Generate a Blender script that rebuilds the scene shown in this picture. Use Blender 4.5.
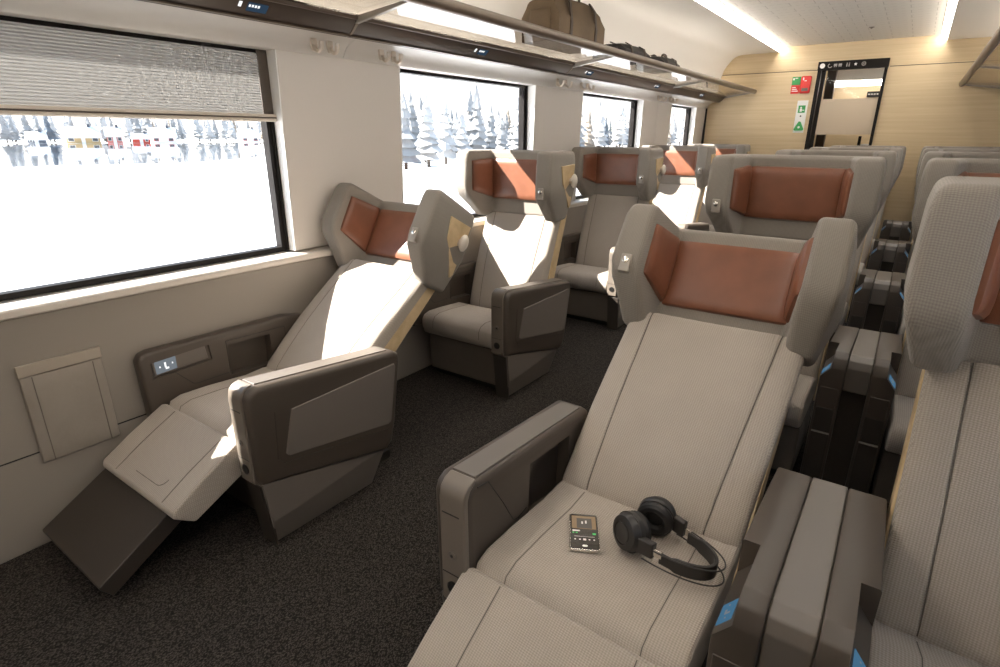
import bpy, bmesh, math, random
from mathutils import Vector, Matrix

for o in list(bpy.data.objects):
    bpy.data.objects.remove(o)
scene = bpy.context.scene
COL = scene.collection
PI = math.pi
rnd = random.Random(7)

# ------------------------------------------------------------------ camera
YAW, PITCH, ROLL, FPX = 0.6147, 0.3378, -0.0035, 560.3
CAM = Vector((0, 0, 1.28))
fwd = Vector((-math.sin(YAW) * math.cos(PITCH), math.cos(YAW) * math.cos(PITCH), -math.sin(PITCH)))
right = Vector((math.cos(YAW), math.sin(YAW), 0))
down = fwd.cross(right)
r2 = right * math.cos(ROLL) + down * math.sin(ROLL)
d2 = -right * math.sin(ROLL) + down * math.cos(ROLL)
cd = bpy.data.cameras.new('camera')
cam = bpy.data.objects.new('camera', cd)
COL.objects.link(cam)
up = -d2
back = -fwd
cam.matrix_world = Matrix(((r2.x, up.x, back.x, CAM.x), (r2.y, up.y, back.y, CAM.y), (r2.z, up.z, back.z, CAM.z), (0, 0, 0, 1)))
cd.sensor_width = 36
cd.lens = FPX / 1000 * 36
cd.clip_start = 0.02
cd.clip_end = 2000
scene.camera = cam

# ------------------------------------------------------------------ light
scene.view_settings.view_transform = 'Standard'
scene.view_settings.look = 'None'
scene.view_settings.gamma = 1
scene.view_settings.use_curve_mapping = False
scene.view_settings.exposure = 0.22
SUN_DIR = Vector((1.0, 0.72, -0.95)).normalized()
sd = bpy.data.lights.new('sun', 'SUN')
sd.energy = 27
sd.angle = math.radians(0.6)
sd.color = (1.0, 0.95, 0.88)
sun = bpy.data.objects.new('sun', sd)
COL.objects.link(sun)
sun.location = (-20, -12, 22)
sun.rotation_euler = SUN_DIR.to_track_quat('-Z', 'Y').to_euler()

world = bpy.data.worlds.new('winter_sky')
scene.world = world
world.use_nodes = True
wn = world.node_tree
wn.nodes.clear()
wo = wn.nodes.new('ShaderNodeOutputWorld')
bg = wn.nodes.new('ShaderNodeBackground')
tc = wn.nodes.new('ShaderNodeTexCoord')
sx = wn.nodes.new('ShaderNodeSeparateXYZ')
cr = wn.nodes.new('ShaderNodeValToRGB')
cr.color_ramp.elements[0].position = 0.0
cr.color_ramp.elements[0].color = (1.0, 0.93, 0.84, 1)
cr.color_ramp.elements[1].position = 0.35
cr.color_ramp.elements[1].color = (0.50, 0.72, 1.0, 1)
wn.links.new(tc.outputs['Generated'], sx.inputs[0])
wn.links.new(sx.outputs['Z'], cr.inputs[0])
wn.links.new(cr.outputs[0], bg.inputs['Color'])
bg.inputs['Strength'].default_value = 1.7
wn.links.new(bg.outputs[0], wo.inputs[0])

ADDED_BLIND = 1.20   # bottom height of the unseen blinds added to cut right-hand daylight
STRIP_L = 17.0      # ceiling light strips
COVE_L = 9.0        # light strips behind the racks

# ------------------------------------------------------------------ materials
MATS = {}
def new_mat(name):
    m = bpy.data.materials.new(name)
    m.use_nodes = True
    nt = m.node_tree
    return m, nt, nt.nodes['Principled BSDF']

def mat(name, col, rough=0.5, metal=0.0, spec=0.5, bump=None, var=0.0, varscale=6.0, coat=0.0, emis=None, estr=0.0, stretch=None):
    """col linear rgb. bump=(kind, scale, strength, distance)"""
    m, nt, b = new_mat(name)
    L = nt.links
    b.inputs['Base Color'].default_value = (*col, 1)
    b.inputs['Roughness'].default_value = rough
    b.inputs['Metallic'].default_value = metal
    b.inputs['Specular IOR Level'].default_value = spec
    b.inputs['Coat Weight'].default_value = coat
    if emis:
        b.inputs['Emission Color'].default_value = (*emis, 1)
        b.inputs['Emission Strength'].default_value = estr
    tcn = nt.nodes.new('ShaderNodeTexCoord')
    src = tcn.outputs['Object']
    if stretch:
        mp = nt.nodes.new('ShaderNodeMapping')
        mp.inputs['Scale'].default_value = stretch
        L.new(src, mp.inputs[0])
        src = mp.outputs[0]
    if var > 0:
        n = nt.nodes.new('ShaderNodeTexNoise')
        n.inputs['Scale'].default_value = varscale
        n.inputs['Detail'].default_value = 5
        L.new(src, n.inputs['Vector'])
        r = nt.nodes.new('ShaderNodeMapRange')
        r.inputs['From Min'].default_value = 0.3
        r.inputs['From Max'].default_value = 0.7
        r.inputs['To Min'].default_value = 1 - var
        r.inputs['To Max'].default_value = 1 + var
        L.new(n.outputs[0], r.inputs[0])
        mx = nt.nodes.new('ShaderNodeVectorMath')
        mx.operation = 'SCALE'
        mx.inputs[0].default_value = col
        L.new(r.outputs[0], mx.inputs['Scale'])
        L.new(mx.outputs[0], b.inputs['Base Color'])
    if bump:
        kind, sc, st, dist = bump
        if kind == 'noise':
            t = nt.nodes.new('ShaderNodeTexNoise')
            t.inputs['Detail'].default_value = 4
        else:
            t = nt.nodes.new('ShaderNodeTexVoronoi')
        t.inputs['Scale'].default_value = sc
        L.new(src, t.inputs['Vector'])
        bp = nt.nodes.new('ShaderNodeBump')
        bp.inputs['Strength'].default_value = st
        bp.inputs['Distance'].default_value = dist
        L.new(t.outputs[0], bp.inputs['Height'])
        L.new(bp.outputs[0], b.inputs['Normal'])
    MATS[name] = m
    return m

def weave(name, col, period=0.0075, st=0.5, dist=0.0015, contrast=0.20):
    """woven upholstery: crossed threads give a fine basket pattern"""
    m, nt, b = new_mat(name)
    L = nt.links
    def math_(op, a, b_=None, c_=None):
        n = nt.nodes.new('ShaderNodeMath')
        n.operation = op
        for i, v in enumerate((a, b_, c_)):
            if v is None:
                continue
            if isinstance(v, (int, float)):
                n.inputs[i].default_value = v
            else:
                L.new(v, n.inputs[i])
        return n.outputs[0]
    tcn = nt.nodes.new('ShaderNodeTexCoord')
    sp = nt.nodes.new('ShaderNodeSeparateXYZ')
    L.new(tcn.outputs['Object'], sp.inputs[0])
    nz = nt.nodes.new('ShaderNodeTexNoise')
    nz.inputs['Scale'].default_value = 220
    nz.inputs['Detail'].default_value = 2
    L.new(tcn.outputs['Object'], nz.inputs['Vector'])
    w = math_('ADD', sp.outputs['Y'], sp.outputs['Z'])
    k = 2 * PI / period
    jit = math_('MULTIPLY', nz.outputs[0], 1.6)
    p = math_('SINE', math_('ADD', math_('MULTIPLY', math_('MULTIPLY_ADD', sp.outputs['X'], 1.0, math_('MULTIPLY', w, 0.9)), k * 0.7), jit))
    q = math_('SINE', math_('ADD', math_('MULTIPLY', math_('MULTIPLY_ADD', sp.outputs['X'], -0.8, math_('MULTIPLY', w, 0.9)), k * 0.7), jit))
    side = math_('SINE', math_('ADD', math_('MULTIPLY', math_('SUBTRACT', sp.outputs['Y'], sp.outputs['Z']), k * 0.63), jit))
    spn = nt.nodes.new('ShaderNodeSeparateXYZ')
    L.new(tcn.outputs['Normal'], spn.inputs[0])
    isx = math_('GREATER_THAN', math_('ABSOLUTE', spn.outputs['X']), 0.72)
    mxn = nt.nodes.new('ShaderNodeMix')
    L.new(isx, mxn.inputs[0])
    L.new(q, mxn.inputs[2])
    L.new(side, mxn.inputs[3])
    h = math_('MULTIPLY', p, mxn.outputs[0])
    n = nt.nodes.new('ShaderNodeTexNoise')
    n.inputs['Scale'].default_value = 9
    n.inputs['Detail'].default_value = 3
    L.new(tcn.outputs['Object'], n.inputs['Vector'])
    f = math_('MULTIPLY_ADD', h, contrast, 1.0)
    f2 = math_('MULTIPLY_ADD', n.outputs[0], 0.14, 0.93)
    f = math_('MULTIPLY', f, f2)
    sc = nt.nodes.new('ShaderNodeVectorMath')
    sc.operation = 'SCALE'
    sc.inputs[0].default_value = col
    L.new(f, sc.inputs['Scale'])
    L.new(sc.outputs[0], b.inputs['Base Color'])
    b.inputs['Roughness'].default_value = 0.9
    b.inputs['Specular IOR Level'].default_value = 0.25
    b.inputs['Sheen Weight'].default_value = 0.15
    bp = nt.nodes.new('ShaderNodeBump')
    bp.inputs['Strength'].default_value = st
    bp.inputs['Distance'].default_value = dist
    L.new(h, bp.inputs['Height'])
    L.new(bp.outputs[0], b.inputs['Normal'])
    MATS[name] = m
    return m

def wood_mat(name, c1, c2, stretch, rough=0.45):
    m, nt, b = new_mat(name)
    L = nt.links
    tcn = nt.nodes.new('ShaderNodeTexCoord')
    mp = nt.nodes.new('ShaderNodeMapping')
    mp.inputs['Scale'].default_value = stretch
    L.new(tcn.outputs['Object'], mp.inputs[0])
    n = nt.nodes.new('ShaderNodeTexNoise')
    n.inputs['Scale'].default_value = 1.0
    n.inputs['Detail'].default_value = 6
    n.inputs['Roughness'].default_value = 0.6
    n.inputs['Distortion'].default_value = 0.4
    L.new(mp.outputs[0], n.inputs['Vector'])
    r = nt.nodes.new('ShaderNodeValToRGB')
    r.color_ramp.elements[0].position = 0.33
    r.color_ramp.elements[0].color = (*c1, 1)
    r.color_ramp.elements[1].position = 0.67
    r.color_ramp.elements[1].color = (*c2, 1)
    L.new(n.outputs[0], r.inputs[0])
    L.new(r.outputs[0], b.inputs['Base Color'])
    b.inputs['Roughness'].default_value = rough
    MATS[name] = m
    return m

def glass_mat(name, tint=(1, 1, 1), refl=0.08, rough=0.0):
    m = bpy.data.materials.new(name)
    m.use_nodes = True
    nt = m.node_tree
    nt.nodes.clear()
    o = nt.nodes.new('ShaderNodeOutputMaterial')
    t = nt.nodes.new('ShaderNodeBsdfTransparent')
    t.inputs[0].default_value = (*tint, 1)
    g = nt.nodes.new('ShaderNodeBsdfGlossy')
    g.inputs['Roughness'].default_value = rough
    mx = nt.nodes.new('ShaderNodeMixShader')
    lw = nt.nodes.new('ShaderNodeLayerWeight')
    lw.inputs['Blend'].default_value = 0.5
    pw = nt.nodes.new('ShaderNodeMath')
    pw.operation = 'POWER'
    pw.inputs[1].default_value = 5.0
    nt.links.new(lw.outputs['Facing'], pw.inputs[0])
    ma = nt.nodes.new('ShaderNodeMath')
    ma.operation = 'MULTIPLY_ADD'
    ma.inputs[1].default_value = 0.6
    ma.inputs[2].default_value = refl * 0.4
    nt.links.new(pw.outputs[0], ma.inputs[0])
    nt.links.new(ma.outputs[0], mx.inputs[0])
    nt.links.new(t.outputs[0], mx.inputs[1])
    nt.links.new(g.outputs[0], mx.inputs[2])
    nt.links.new(mx.outputs[0], o.inputs[0])
    MATS[name] = m
    return m

def frosted_mat(name, col, alpha):
    m, nt, b = new_mat(name)
    b.inputs['Base Color'].default_value = (*col, 1)
    b.inputs['Roughness'].default_value = 0.6
    b.inputs['Alpha'].default_value = alpha
    MATS[name] = m

def emit_mat(name, col, s):
    m = bpy.data.materials.new(name)
    m.use_nodes = True
    nt = m.node_tree
    nt.nodes.clear()
    o = nt.nodes.new('ShaderNodeOutputMaterial')
    e = nt.nodes.new('ShaderNodeEmission')
    e.inputs[0].default_value = (*col, 1)
    e.inputs[1].default_value = s
    nt.links.new(e.outputs[0], o.inputs[0])
    MATS[name] = m
    return m

def carpet_mat(name):
    m, nt, b = new_mat(name)
    L = nt.links
    tcn = nt.nodes.new('ShaderNodeTexCoord')
    mp = nt.nodes.new('ShaderNodeMapping')
    mp.inputs['Rotation'].default_value = (0, 0, 0.35)
    mp.inputs['Scale'].default_value = (1.0, 0.55, 1.0)
    L.new(tcn.outputs['Object'], mp.inputs[0])
    v = nt.nodes.new('ShaderNodeTexVoronoi')
    v.inputs['Scale'].default_value = 310
    L.new(mp.outputs[0], v.inputs['Vector'])
    n = nt.nodes.new('ShaderNodeTexNoise')
    n.inputs['Scale'].default_value = 60
    n.inputs['Detail'].default_value = 4
    L.new(tcn.outputs['Object'], n.inputs['Vector'])
    r = nt.nodes.new('ShaderNodeValToRGB')
    r.color_ramp.elements[0].position = 0.0
    r.color_ramp.elements[0].color = (0.125, 0.106, 0.092, 1)
    r.color_ramp.elements[1].position = 0.62
    r.color_ramp.elements[1].color = (0.016, 0.014, 0.0125, 1)
    L.new(v.outputs['Distance'], r.inputs[0])
    mr = nt.nodes.new('ShaderNodeMapRange')
    mr.inputs['From Min'].default_value = 0.3
    mr.inputs['From Max'].default_value = 0.7
    mr.inputs['To Min'].default_value = 0.75
    mr.inputs['To Max'].default_value = 1.25
    L.new(n.outputs[0], mr.inputs[0])
    sc = nt.nodes.new('ShaderNodeVectorMath')
    sc.operation = 'SCALE'
    L.new(r.outputs[0], sc.inputs[0])
    L.new(mr.outputs[0], sc.inputs['Scale'])
    L.new(sc.outputs[0], b.inputs['Base Color'])
    b.inputs['Roughness'].default_value = 0.95
    b.inputs['Specular IOR Level'].default_value = 0.15
    bp = nt.nodes.new('ShaderNodeBump')
    bp.invert = True
    bp.inputs['Strength'].default_value = 0.9
    bp.inputs['Distance'].default_value = 0.004
    L.new(v.outputs['Distance'], bp.inputs['Height'])
    L.new(bp.outputs[0], b.inputs['Normal'])
    MATS[name] = m

def ceiling_mat(name):
    """white perforated panel: rows of short dark slots"""
    m, nt, b = new_mat(name)
    L = nt.links
    tcn = nt.nodes.new('ShaderNodeTexCoord')
    br = nt.nodes.new('ShaderNodeTexBrick')
    br.inputs['Scale'].default_value = 1.0
    br.inputs['Brick Width'].default_value = 0.16
    br.inputs['Row Height'].default_value = 0.11
    br.inputs['Mortar Size'].default_value = 0.0028
    br.inputs['Mortar Smooth'].default_value = 0.3
    br.inputs['Color1'].default_value = (0.76, 0.72, 0.66, 1)
    br.inputs['Color2'].default_value = (0.76, 0.72, 0.66, 1)
    br.inputs['Mortar'].default_value = (0.50, 0.46, 0.41, 1)
    L.new(tcn.outputs['Object'], br.inputs['Vector'])
    # break the lines into dashes
    wv = nt.nodes.new('ShaderNodeTexWave')
    wv.bands_direction = 'X'
    wv.inputs['Scale'].default_value = 6.0
    L.new(tcn.outputs['Object'], wv.inputs['Vector'])
    gt = nt.nodes.new('ShaderNodeMath')
    gt.operation = 'GREATER_THAN'
    gt.inputs[1].default_value = 0.4
    L.new(wv.outputs['Fac'], gt.inputs[0])
    mx = nt.nodes.new('ShaderNodeMix')
    mx.data_type = 'RGBA'
    mx.inputs[6].default_value = (0.76, 0.72, 0.66, 1)
    L.new(gt.outputs[0], mx.inputs[0])
    L.new(br.outputs['Color'], mx.inputs[7])
    L.new(mx.outputs[2], b.inputs['Base Color'])
    b.inputs['Roughness'].default_value = 0.5
    MATS[name] = m

weave('fabric', (0.40, 0.352, 0.302))
weave('head_fabric', (0.25, 0.222, 0.192), period=0.006, st=0.4, dist=0.0012, contrast=0.16)
weave('dark_fabric', (0.13, 0.108, 0.087), period=0.006, st=0.35, dist=0.0012, contrast=0.10)
mat('leather', (0.20, 0.076, 0.041), 0.36, bump=('noise', 260, 0.12, 0.001), var=0.10, varscale=14)
mat('plastic_taupe', (0.066, 0.052, 0.041), 0.42, bump=('noise', 420, 0.08, 0.0006))
mat('plastic_dark', (0.038, 0.030, 0.024), 0.45, bump=('noise', 420, 0.08, 0.0006))
mat('plastic_mid', (0.128, 0.110, 0.094), 0.40)
mat('plastic_cap', (0.33, 0.295, 0.255), 0.32)
mat('cap_taupe', (0.155, 0.130, 0.106), 0.34)
mat('plastic_side', (0.15, 0.128, 0.110), 0.48)
mat('black', (0.010, 0.009, 0.008), 0.45)
mat('rubber', (0.018, 0.016, 0.015), 0.6)
mat('seam', (0.13, 0.112, 0.095), 0.9)
mat('wall_white', (0.66, 0.605, 0.545), 0.45)
mat('wall_taupe', (0.27, 0.237, 0.205), 0.5)
mat('wall_upper', (0.62, 0.575, 0.53), 0.5, bump=('noise', 500, 0.05, 0.0005))
mat('sill_white', (0.68, 0.625, 0.56), 0.35)
mat('reveal_white', (0.78, 0.77, 0.75), 0.35)
mat('header_white', (0.64, 0.615, 0.58), 0.4)
mat('cove_white', (0.80, 0.76, 0.70), 0.45)
ceiling_mat('ceiling_panel')
mat('bronze', (0.155, 0.118, 0.088), 0.34, metal=0.35)
mat('strip_dark', (0.050, 0.034, 0.024), 0.35)
mat('bracket_grey', (0.32, 0.285, 0.245), 0.35, metal=0.4)
mat('hook_metal', (0.70, 0.63, 0.55), 0.28, metal=0.5)
mat('chrome', (0.75, 0.73, 0.70), 0.18, metal=1.0)
mat('frame_black', (0.012, 0.010, 0.009), 0.5, spec=0.15)
mat('frame_brown', (0.075, 0.056, 0.042), 0.4)
def blind_mat(name, col, tr):
    """thin pleated cloth that lets some of the daylight through"""
    m, nt, b = new_mat(name)
    b.inputs['Base Color'].default_value = (*col, 1)
    b.inputs['Roughness'].default_value = 0.85
    t = nt.nodes.new('ShaderNodeBsdfTranslucent')
    t.inputs[0].default_value = (*col, 1)
    mx = nt.nodes.new('ShaderNodeMixShader')
    mx.inputs[0].default_value = tr
    out = nt.nodes['Material Output']
    nt.links.new(b.outputs[0], mx.inputs[1])
    nt.links.new(t.outputs[0], mx.inputs[2])
    nt.links.new(mx.outputs[0], out.inputs[0])
    MATS[name] = m
blind_mat('blind_fabric', (0.40, 0.39, 0.375), 0.10)
mat('blind_edge', (0.60, 0.585, 0.56), 0.6)
mat('bar_cream', (0.58, 0.51, 0.43), 0.38)
carpet_mat('carpet')
wood_mat('wood_wall', (0.575, 0.44, 0.265), (0.655, 0.515, 0.325), (1.2, 2.0, 48.0))
wood_mat('wood_seat', (0.50, 0.365, 0.20), (0.66, 0.50, 0.30), (60.0, 12.0, 12.0))
mat('knob', (0.60, 0.54, 0.47), 0.35)
glass_mat('glass')
glass_mat('door_glass', (1, 1, 1), 0.012)
glass_mat('shelf_glass', (0.88, 0.86, 0.83), 0.12)
frosted_mat('frosted', (0.62, 0.51, 0.385), 0.78)
emit_mat('strip_light', (1.0, 0.925, 0.83), STRIP_L)
emit_mat('cove_light', (1.0, 0.925, 0.83), COVE_L)
emit_mat('screen_blue', (0.11, 0.28, 0.46), 0.45)
emit_mat('screen_grey', (0.42, 0.47, 0.52), 0.35)
emit_mat('icon_white', (1, 1, 1), 1.0)
emit_mat('display_blue', (0.03, 0.055, 0.09), 0.8)
mat('icon_print', (0.80, 0.79, 0.77), 0.5)
mat('icon_dim', (0.33, 0.31, 0.29), 0.5)
mat('sign_green', (0.045, 0.33, 0.09), 0.4)
mat('sign_red', (0.66, 0.035, 0.03), 0.4)
mat('sign_white', (0.82, 0.81, 0.78), 0.4)
mat('pocket_fabric', (0.27, 0.235, 0.20), 0.7, bump=('noise', 22, 0.25, 0.006), var=0.06, varscale=12)
mat('pocket_band', (0.36, 0.31, 0.255), 0.55)
mat('bag_olive', (0.13, 0.088, 0.050), 0.75, bump=('noise', 120, 0.3, 0.003), var=0.25, varscale=6)
mat('bag_black', (0.028, 0.024, 0.022), 0.6, bump=('noise', 90, 0.3, 0.003))
mat('bag_brown', (0.20, 0.14, 0.09), 0.7, bump=('noise', 90, 0.25, 0.003))
mat('bag_strap', (0.065, 0.045, 0.032), 0.55)
mat('phone_body', (0.04, 0.038, 0.036), 0.2, metal=0.6)
mat('phone_screen', (0.045, 0.038, 0.034), 0.12, coat=0.6)
mat('art_gold', (0.28, 0.19, 0.10), 0.3)
mat('art_grey', (0.085, 0.075, 0.068), 0.3)
emit_mat('phone_green', (0.12, 0.50, 0.16), 1.0)
mat('hp_plastic', (0.028, 0.025, 0.023), 0.38)
mat('hp_cushion', (0.014, 0.012, 0.011), 0.55)
mat('hp_face', (0.045, 0.040, 0.037), 0.45)
# outdoors
mat('snow', (0.74, 0.75, 0.77), 0.9, spec=0.2, bump=('noise', 0.6, 0.4, 0.1))
mat('ice', (0.10, 0.11, 0.12), 0.03, spec=1.0, coat=1.0)
mat('foliage_grey', (0.27, 0.275, 0.28), 0.95, spec=0.1, var=0.55, varscale=1.2)
mat('foliage_dark', (0.12, 0.14, 0.165), 0.95, spec=0.1, var=0.6, varscale=1.4)
mat('foliage_pale', (0.42, 0.42, 0.42), 0.95, spec=0.1, var=0.4, varscale=1.0)
mat('foliage_warm', (0.28, 0.24, 0.20), 0.95, spec=0.1, var=0.5, varscale=1.2)
mat('bark', (0.07, 0.055, 0.045), 0.95)
mat('house_yellow', (0.48, 0.33, 0.15), 0.8)
mat('house_red', (0.48, 0.055, 0.03), 0.8)
mat('house_pink', (0.52, 0.16, 0.13), 0.8)
mat('house_white', (0.72, 0.71, 0.69), 0.8)
mat('house_dark', (0.10, 0.11, 0.13), 0.8)
mat('pane_dark', (0.06, 0.065, 0.075), 0.2)

# ------------------------------------------------------------------ mesh helpers
def obj(name, bm, m, parent=None, bevel=0.0, seg=2, ang=28, smooth=True, wn=True):
    bmesh.ops.recalc_face_normals(bm, faces=bm.faces)
    if bevel > 0:
        es = [e for e in bm.edges if len(e.link_faces) == 2 and e.calc_face_angle(0) > math.radians(ang)]
        bmesh.ops.bevel(bm, geom=es, offset=bevel, offset_type='OFFSET', segments=seg, profile=0.5, affect='EDGES', clamp_overlap=True)
    me = bpy.data.meshes.new(name)
    bm.to_mesh(me)
    bm.free()
    me.materials.append(MATS[m])
    o = bpy.data.objects.new(name, me)
    COL.objects.link(o)
    if smooth:
        for p in me.polygons:
            p.use_smooth = True
        if bevel > 0 and wn:
            w = o.modifiers.new('wn', 'WEIGHTED_NORMAL')
            w.keep_sharp = True
        elif wn:
            me.set_sharp_from_angle(angle=math.radians(35))
    if parent:
        o.parent = parent
    return o

def tag(o, label=None, cat=None, group=None, kind=None):
    if label: o['label'] = label
    if cat: o['category'] = cat
    if group: o['group'] = group
    if kind: o['kind'] = kind
    return o

def empty(name, loc, label=None, cat=None, group=None, rz=0.0):
    o = bpy.data.objects.new(name, None)
    o.empty_display_size = 0.1
    COL.objects.link(o)
    o.location = loc
    o.rotation_euler = (0, 0, rz)
    return tag(o, label, cat, group)

def copy_tree(o, parent=None):
    c = o.copy()
    COL.objects.link(c)
    c.parent = parent
    for ch in list(o.children):
        copy_tree(ch, c)
    return c

def add_box(bm, x0, x1, y0, y1, z0, z1, T=None):
    vs = []
    for (x, y, z) in ((x0, y0, z0), (x1, y0, z0), (x1, y1, z0), (x0, y1, z0), (x0, y0, z1), (x1, y0, z1), (x1, y1, z1), (x0, y1, z1)):
        p = Vector((x, y, z))
        vs.append(bm.verts.new(T(p) if T else p))
    for f in ((0, 3, 2, 1), (4, 5, 6, 7), (0, 1, 5, 4), (1, 2, 6, 5), (2, 3, 7, 6), (3, 0, 4, 7)):
        bm.faces.new([vs[i] for i in f])
    return vs

def box(x0, x1, y0, y1, z0, z1, T=None):
    bm = bmesh.new()
    add_box(bm, x0, x1, y0, y1, z0, z1, T)
    return bm

def add_loft(bm, secs, closed=True, caps=True):
    rows = [[bm.verts.new(Vector(p)) for p in s] for s in secs]
    n = len(rows[0])
    for a, b in zip(rows, rows[1:]):
        for i in range(n if closed else n - 1):
            j = (i + 1) % n
            bm.faces.new((a[i], a[j], b[j], b[i]))
    if caps and closed:
        bm.faces.new(rows[0][::-1])
        bm.faces.new(rows[-1])
    return rows

def loft(secs, closed=True, caps=True):
    bm = bmesh.new()
    add_loft(bm, secs, closed, caps)
    return bm

def add_prism(bm, prof, x0, x1, fx=None):
    """profile of (y,z) carried along x; fx(y,z,side) may give x"""
    a = [(fx(y, z, 0) if fx else x0, y, z) for y, z in prof]
    b = [(fx(y, z, 1) if fx else x1, y, z) for y, z in prof]
    add_loft(bm, [a, b])

def prism(prof, x0, x1, fx=None):
    bm = bmesh.new()
    add_prism(bm, prof, x0, x1, fx)
    return bm

def add_tube(bm, pts, r, n=8, closed=False, caps=True, rz=None):
    pts = [Vector(p) for p in pts]
    rows = []
    N = len(pts)
    prev = None
    for i, p in enumerate(pts):
        if closed:
            t = pts[(i + 1) % N] - pts[i - 1]
        else:
            t = pts[min(i + 1, N - 1)] - pts[max(i - 1, 0)]
        t.normalize()
        if prev is None:
            a = Vector((0, 0, 1)) if abs(t.z) < 0.9 else Vector((1, 0, 0))
            u = t.cross(a).normalized()
        else:
            u = (prev - t * prev.dot(t)).normalized()
        prev = u
        w = t.cross(u)
        rr = r[i] if isinstance(r, (list, tuple)) else r
        rows.append([bm.verts.new(p + u * rr * math.cos(2 * PI * k / n) + w * rr * math.sin(2 * PI * k / n)) for k in range(n)])
    m = N if closed else N - 1
    for i in range(m):
        a, b = rows[i], rows[(i + 1) % N]
        for k in range(n):
            l = (k + 1) % n
            bm.faces.new((a[k], a[l], b[l], b[k]))
    if caps and not closed:
        bm.faces.new(rows[0][::-1])
        bm.faces.new(rows[-1])

def tube(pts, r, n=8, closed=False):
    bm = bmesh.new()
    add_tube(bm, pts, r, n, closed)
    return bm

def add_lathe(bm, prof, T, n=24):
    """profile of (radius, height) around the local z axis, T maps to place"""
    rows = []
    for r, h in prof:
        rows.append([bm.verts.new(T(Vector((r * math.cos(2 * PI * k / n), r * math.sin(2 * PI * k / n), h)))) for k in range(n)])
    for a, b in zip(rows, rows[1:]):
        for k in range(n):
            l = (k + 1) % n
            bm.faces.new((a[k], a[l], b[l], b[k]))
    bm.faces.new(rows[0][::-1])
    bm.faces.new(rows[-1])

def lathe(prof, T=lambda p: p, n=24):
    bm = bmesh.new()
    add_lathe(bm, prof, T, n)
    return bm

def pillow(bl, br, tr, tl, th, nx=12, ny=8, pw=5, base=0.35, T=lambda p: p, flip=1):
    """soft pad over a quad: raised by th along the quad's normal, edges rounded"""
    bl, br, tr, tl = map(Vector, (bl, br, tr, tl))
    nrm = (br - bl).cross(tl - bl).normalized() * flip
    bm = bmesh.new()
    F, B = [], []
    for j in range(ny + 1):
        v = j / ny
        v = 0.5 - 0.5 * math.cos(PI * v)
        rf, rb = [], []
        for i in range(nx + 1):
            u = i / nx
            u = 0.5 - 0.5 * math.cos(PI * u)
            p = (bl * (1 - u) + br * u) * (1 - v) + (tl * (1 - u) + tr * u) * v
            a, b = abs(2 * u - 1), abs(2 * v - 1)
            h = (max(0, 1 - a ** pw) * max(0, 1 - b ** pw)) ** 0.4
            rf.append(bm.verts.new(T(p + nrm * th * h)))
            rb.append(bm.verts.new(T(p - nrm * 0.004)))
        F.append(rf)
        B.append(rb)
    for j in range(ny):
        for i in range(nx):
            bm.faces.new((F[j][i], F[j][i + 1], F[j + 1][i + 1], F[j + 1][i]))
            bm.faces.new((B[j][i], B[j + 1][i], B[j + 1][i + 1], B[j][i + 1]))
    def side(fa, ba):
        for k in range(len(fa) - 1):
            bm.faces.new((fa[k], ba[k], ba[k + 1], fa[k + 1]))
    side(F[0], B[0])
    side(F[-1][::-1], B[-1][::-1])
    side([r[0] for r in F][::-1], [r[0] for r in B][::-1])
    side([r[-1] for r in F], [r[-1] for r in B])
    return bm

def ribbon(pts, w, axis=Vector((1, 0, 0)), th=0.0012, up=None):
    """thin raised strip that follows pts"""
    pts = [Vector(p) for p in pts]
    secs = []
    for i, p in enumerate(pts):
        t = (pts[min(i + 1, len(pts) - 1)] - pts[max(i - 1, 0)]).normalized()
        n = t.cross(axis).normalized()
        if up is not None and n.dot(up) < 0:
            n = -n
        a = axis * w / 2
        secs.append([p - a - n * th, p + a - n * th, p + a + n * th, p - a + n * th])
    return loft(secs)

def cut(o, bmc):
    """cut a shape out of a mesh for good (the cutter does not stay in the scene)"""
    bmesh.ops.recalc_face_normals(bmc, faces=bmc.faces)
    me = bpy.data.meshes.new('tmp_cut')
    bmc.to_mesh(me)
    bmc.free()
    c = bpy.data.objects.new('tmp_cut', me)
    COL.objects.link(c)
    md = o.modifiers.new('cut', 'BOOLEAN')
    md.object = c
    md.operation = 'DIFFERENCE'
    md.solver = 'EXACT'
    # the cut comes before the normals modifier
    o.modifiers.move(len(o.modifiers) - 1, 0)
    for mm in list(o.modifiers):
        if mm.type == 'WEIGHTED_NORMAL':
            o.modifiers.remove(mm)
    par = o.parent
    o.parent = None
    dg = bpy.context.evaluated_depsgraph_get()
    dg.update()
    nm = bpy.data.meshes.new_from_object(o.evaluated_get(dg))
    o.modifiers.clear()
    o.data = nm
    o.parent = par
    bpy.data.objects.remove(c)
    for p in nm.polygons:
        p.use_smooth = True
    nm.set_sharp_from_angle(angle=math.radians(40))
    return o

def struct(o, label=None, cat=None):
    return tag(o, label, cat, kind='structure')

# ------------------------------------------------------------------ the carriage
MX = -1.38                      # mirror: x -> MX - x (carriage centre line at x = -0.69)
Y0, Y1 = -2.70, 7.174
def mir(side):
    return (lambda x: x) if side < 0 else (lambda x: MX - x)

# floor
o = obj('floor', box(-2.26, 0.88, Y0, Y1 + 2.4, -0.10, 0.0), 'carpet', smooth=False)
struct(o)

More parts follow.
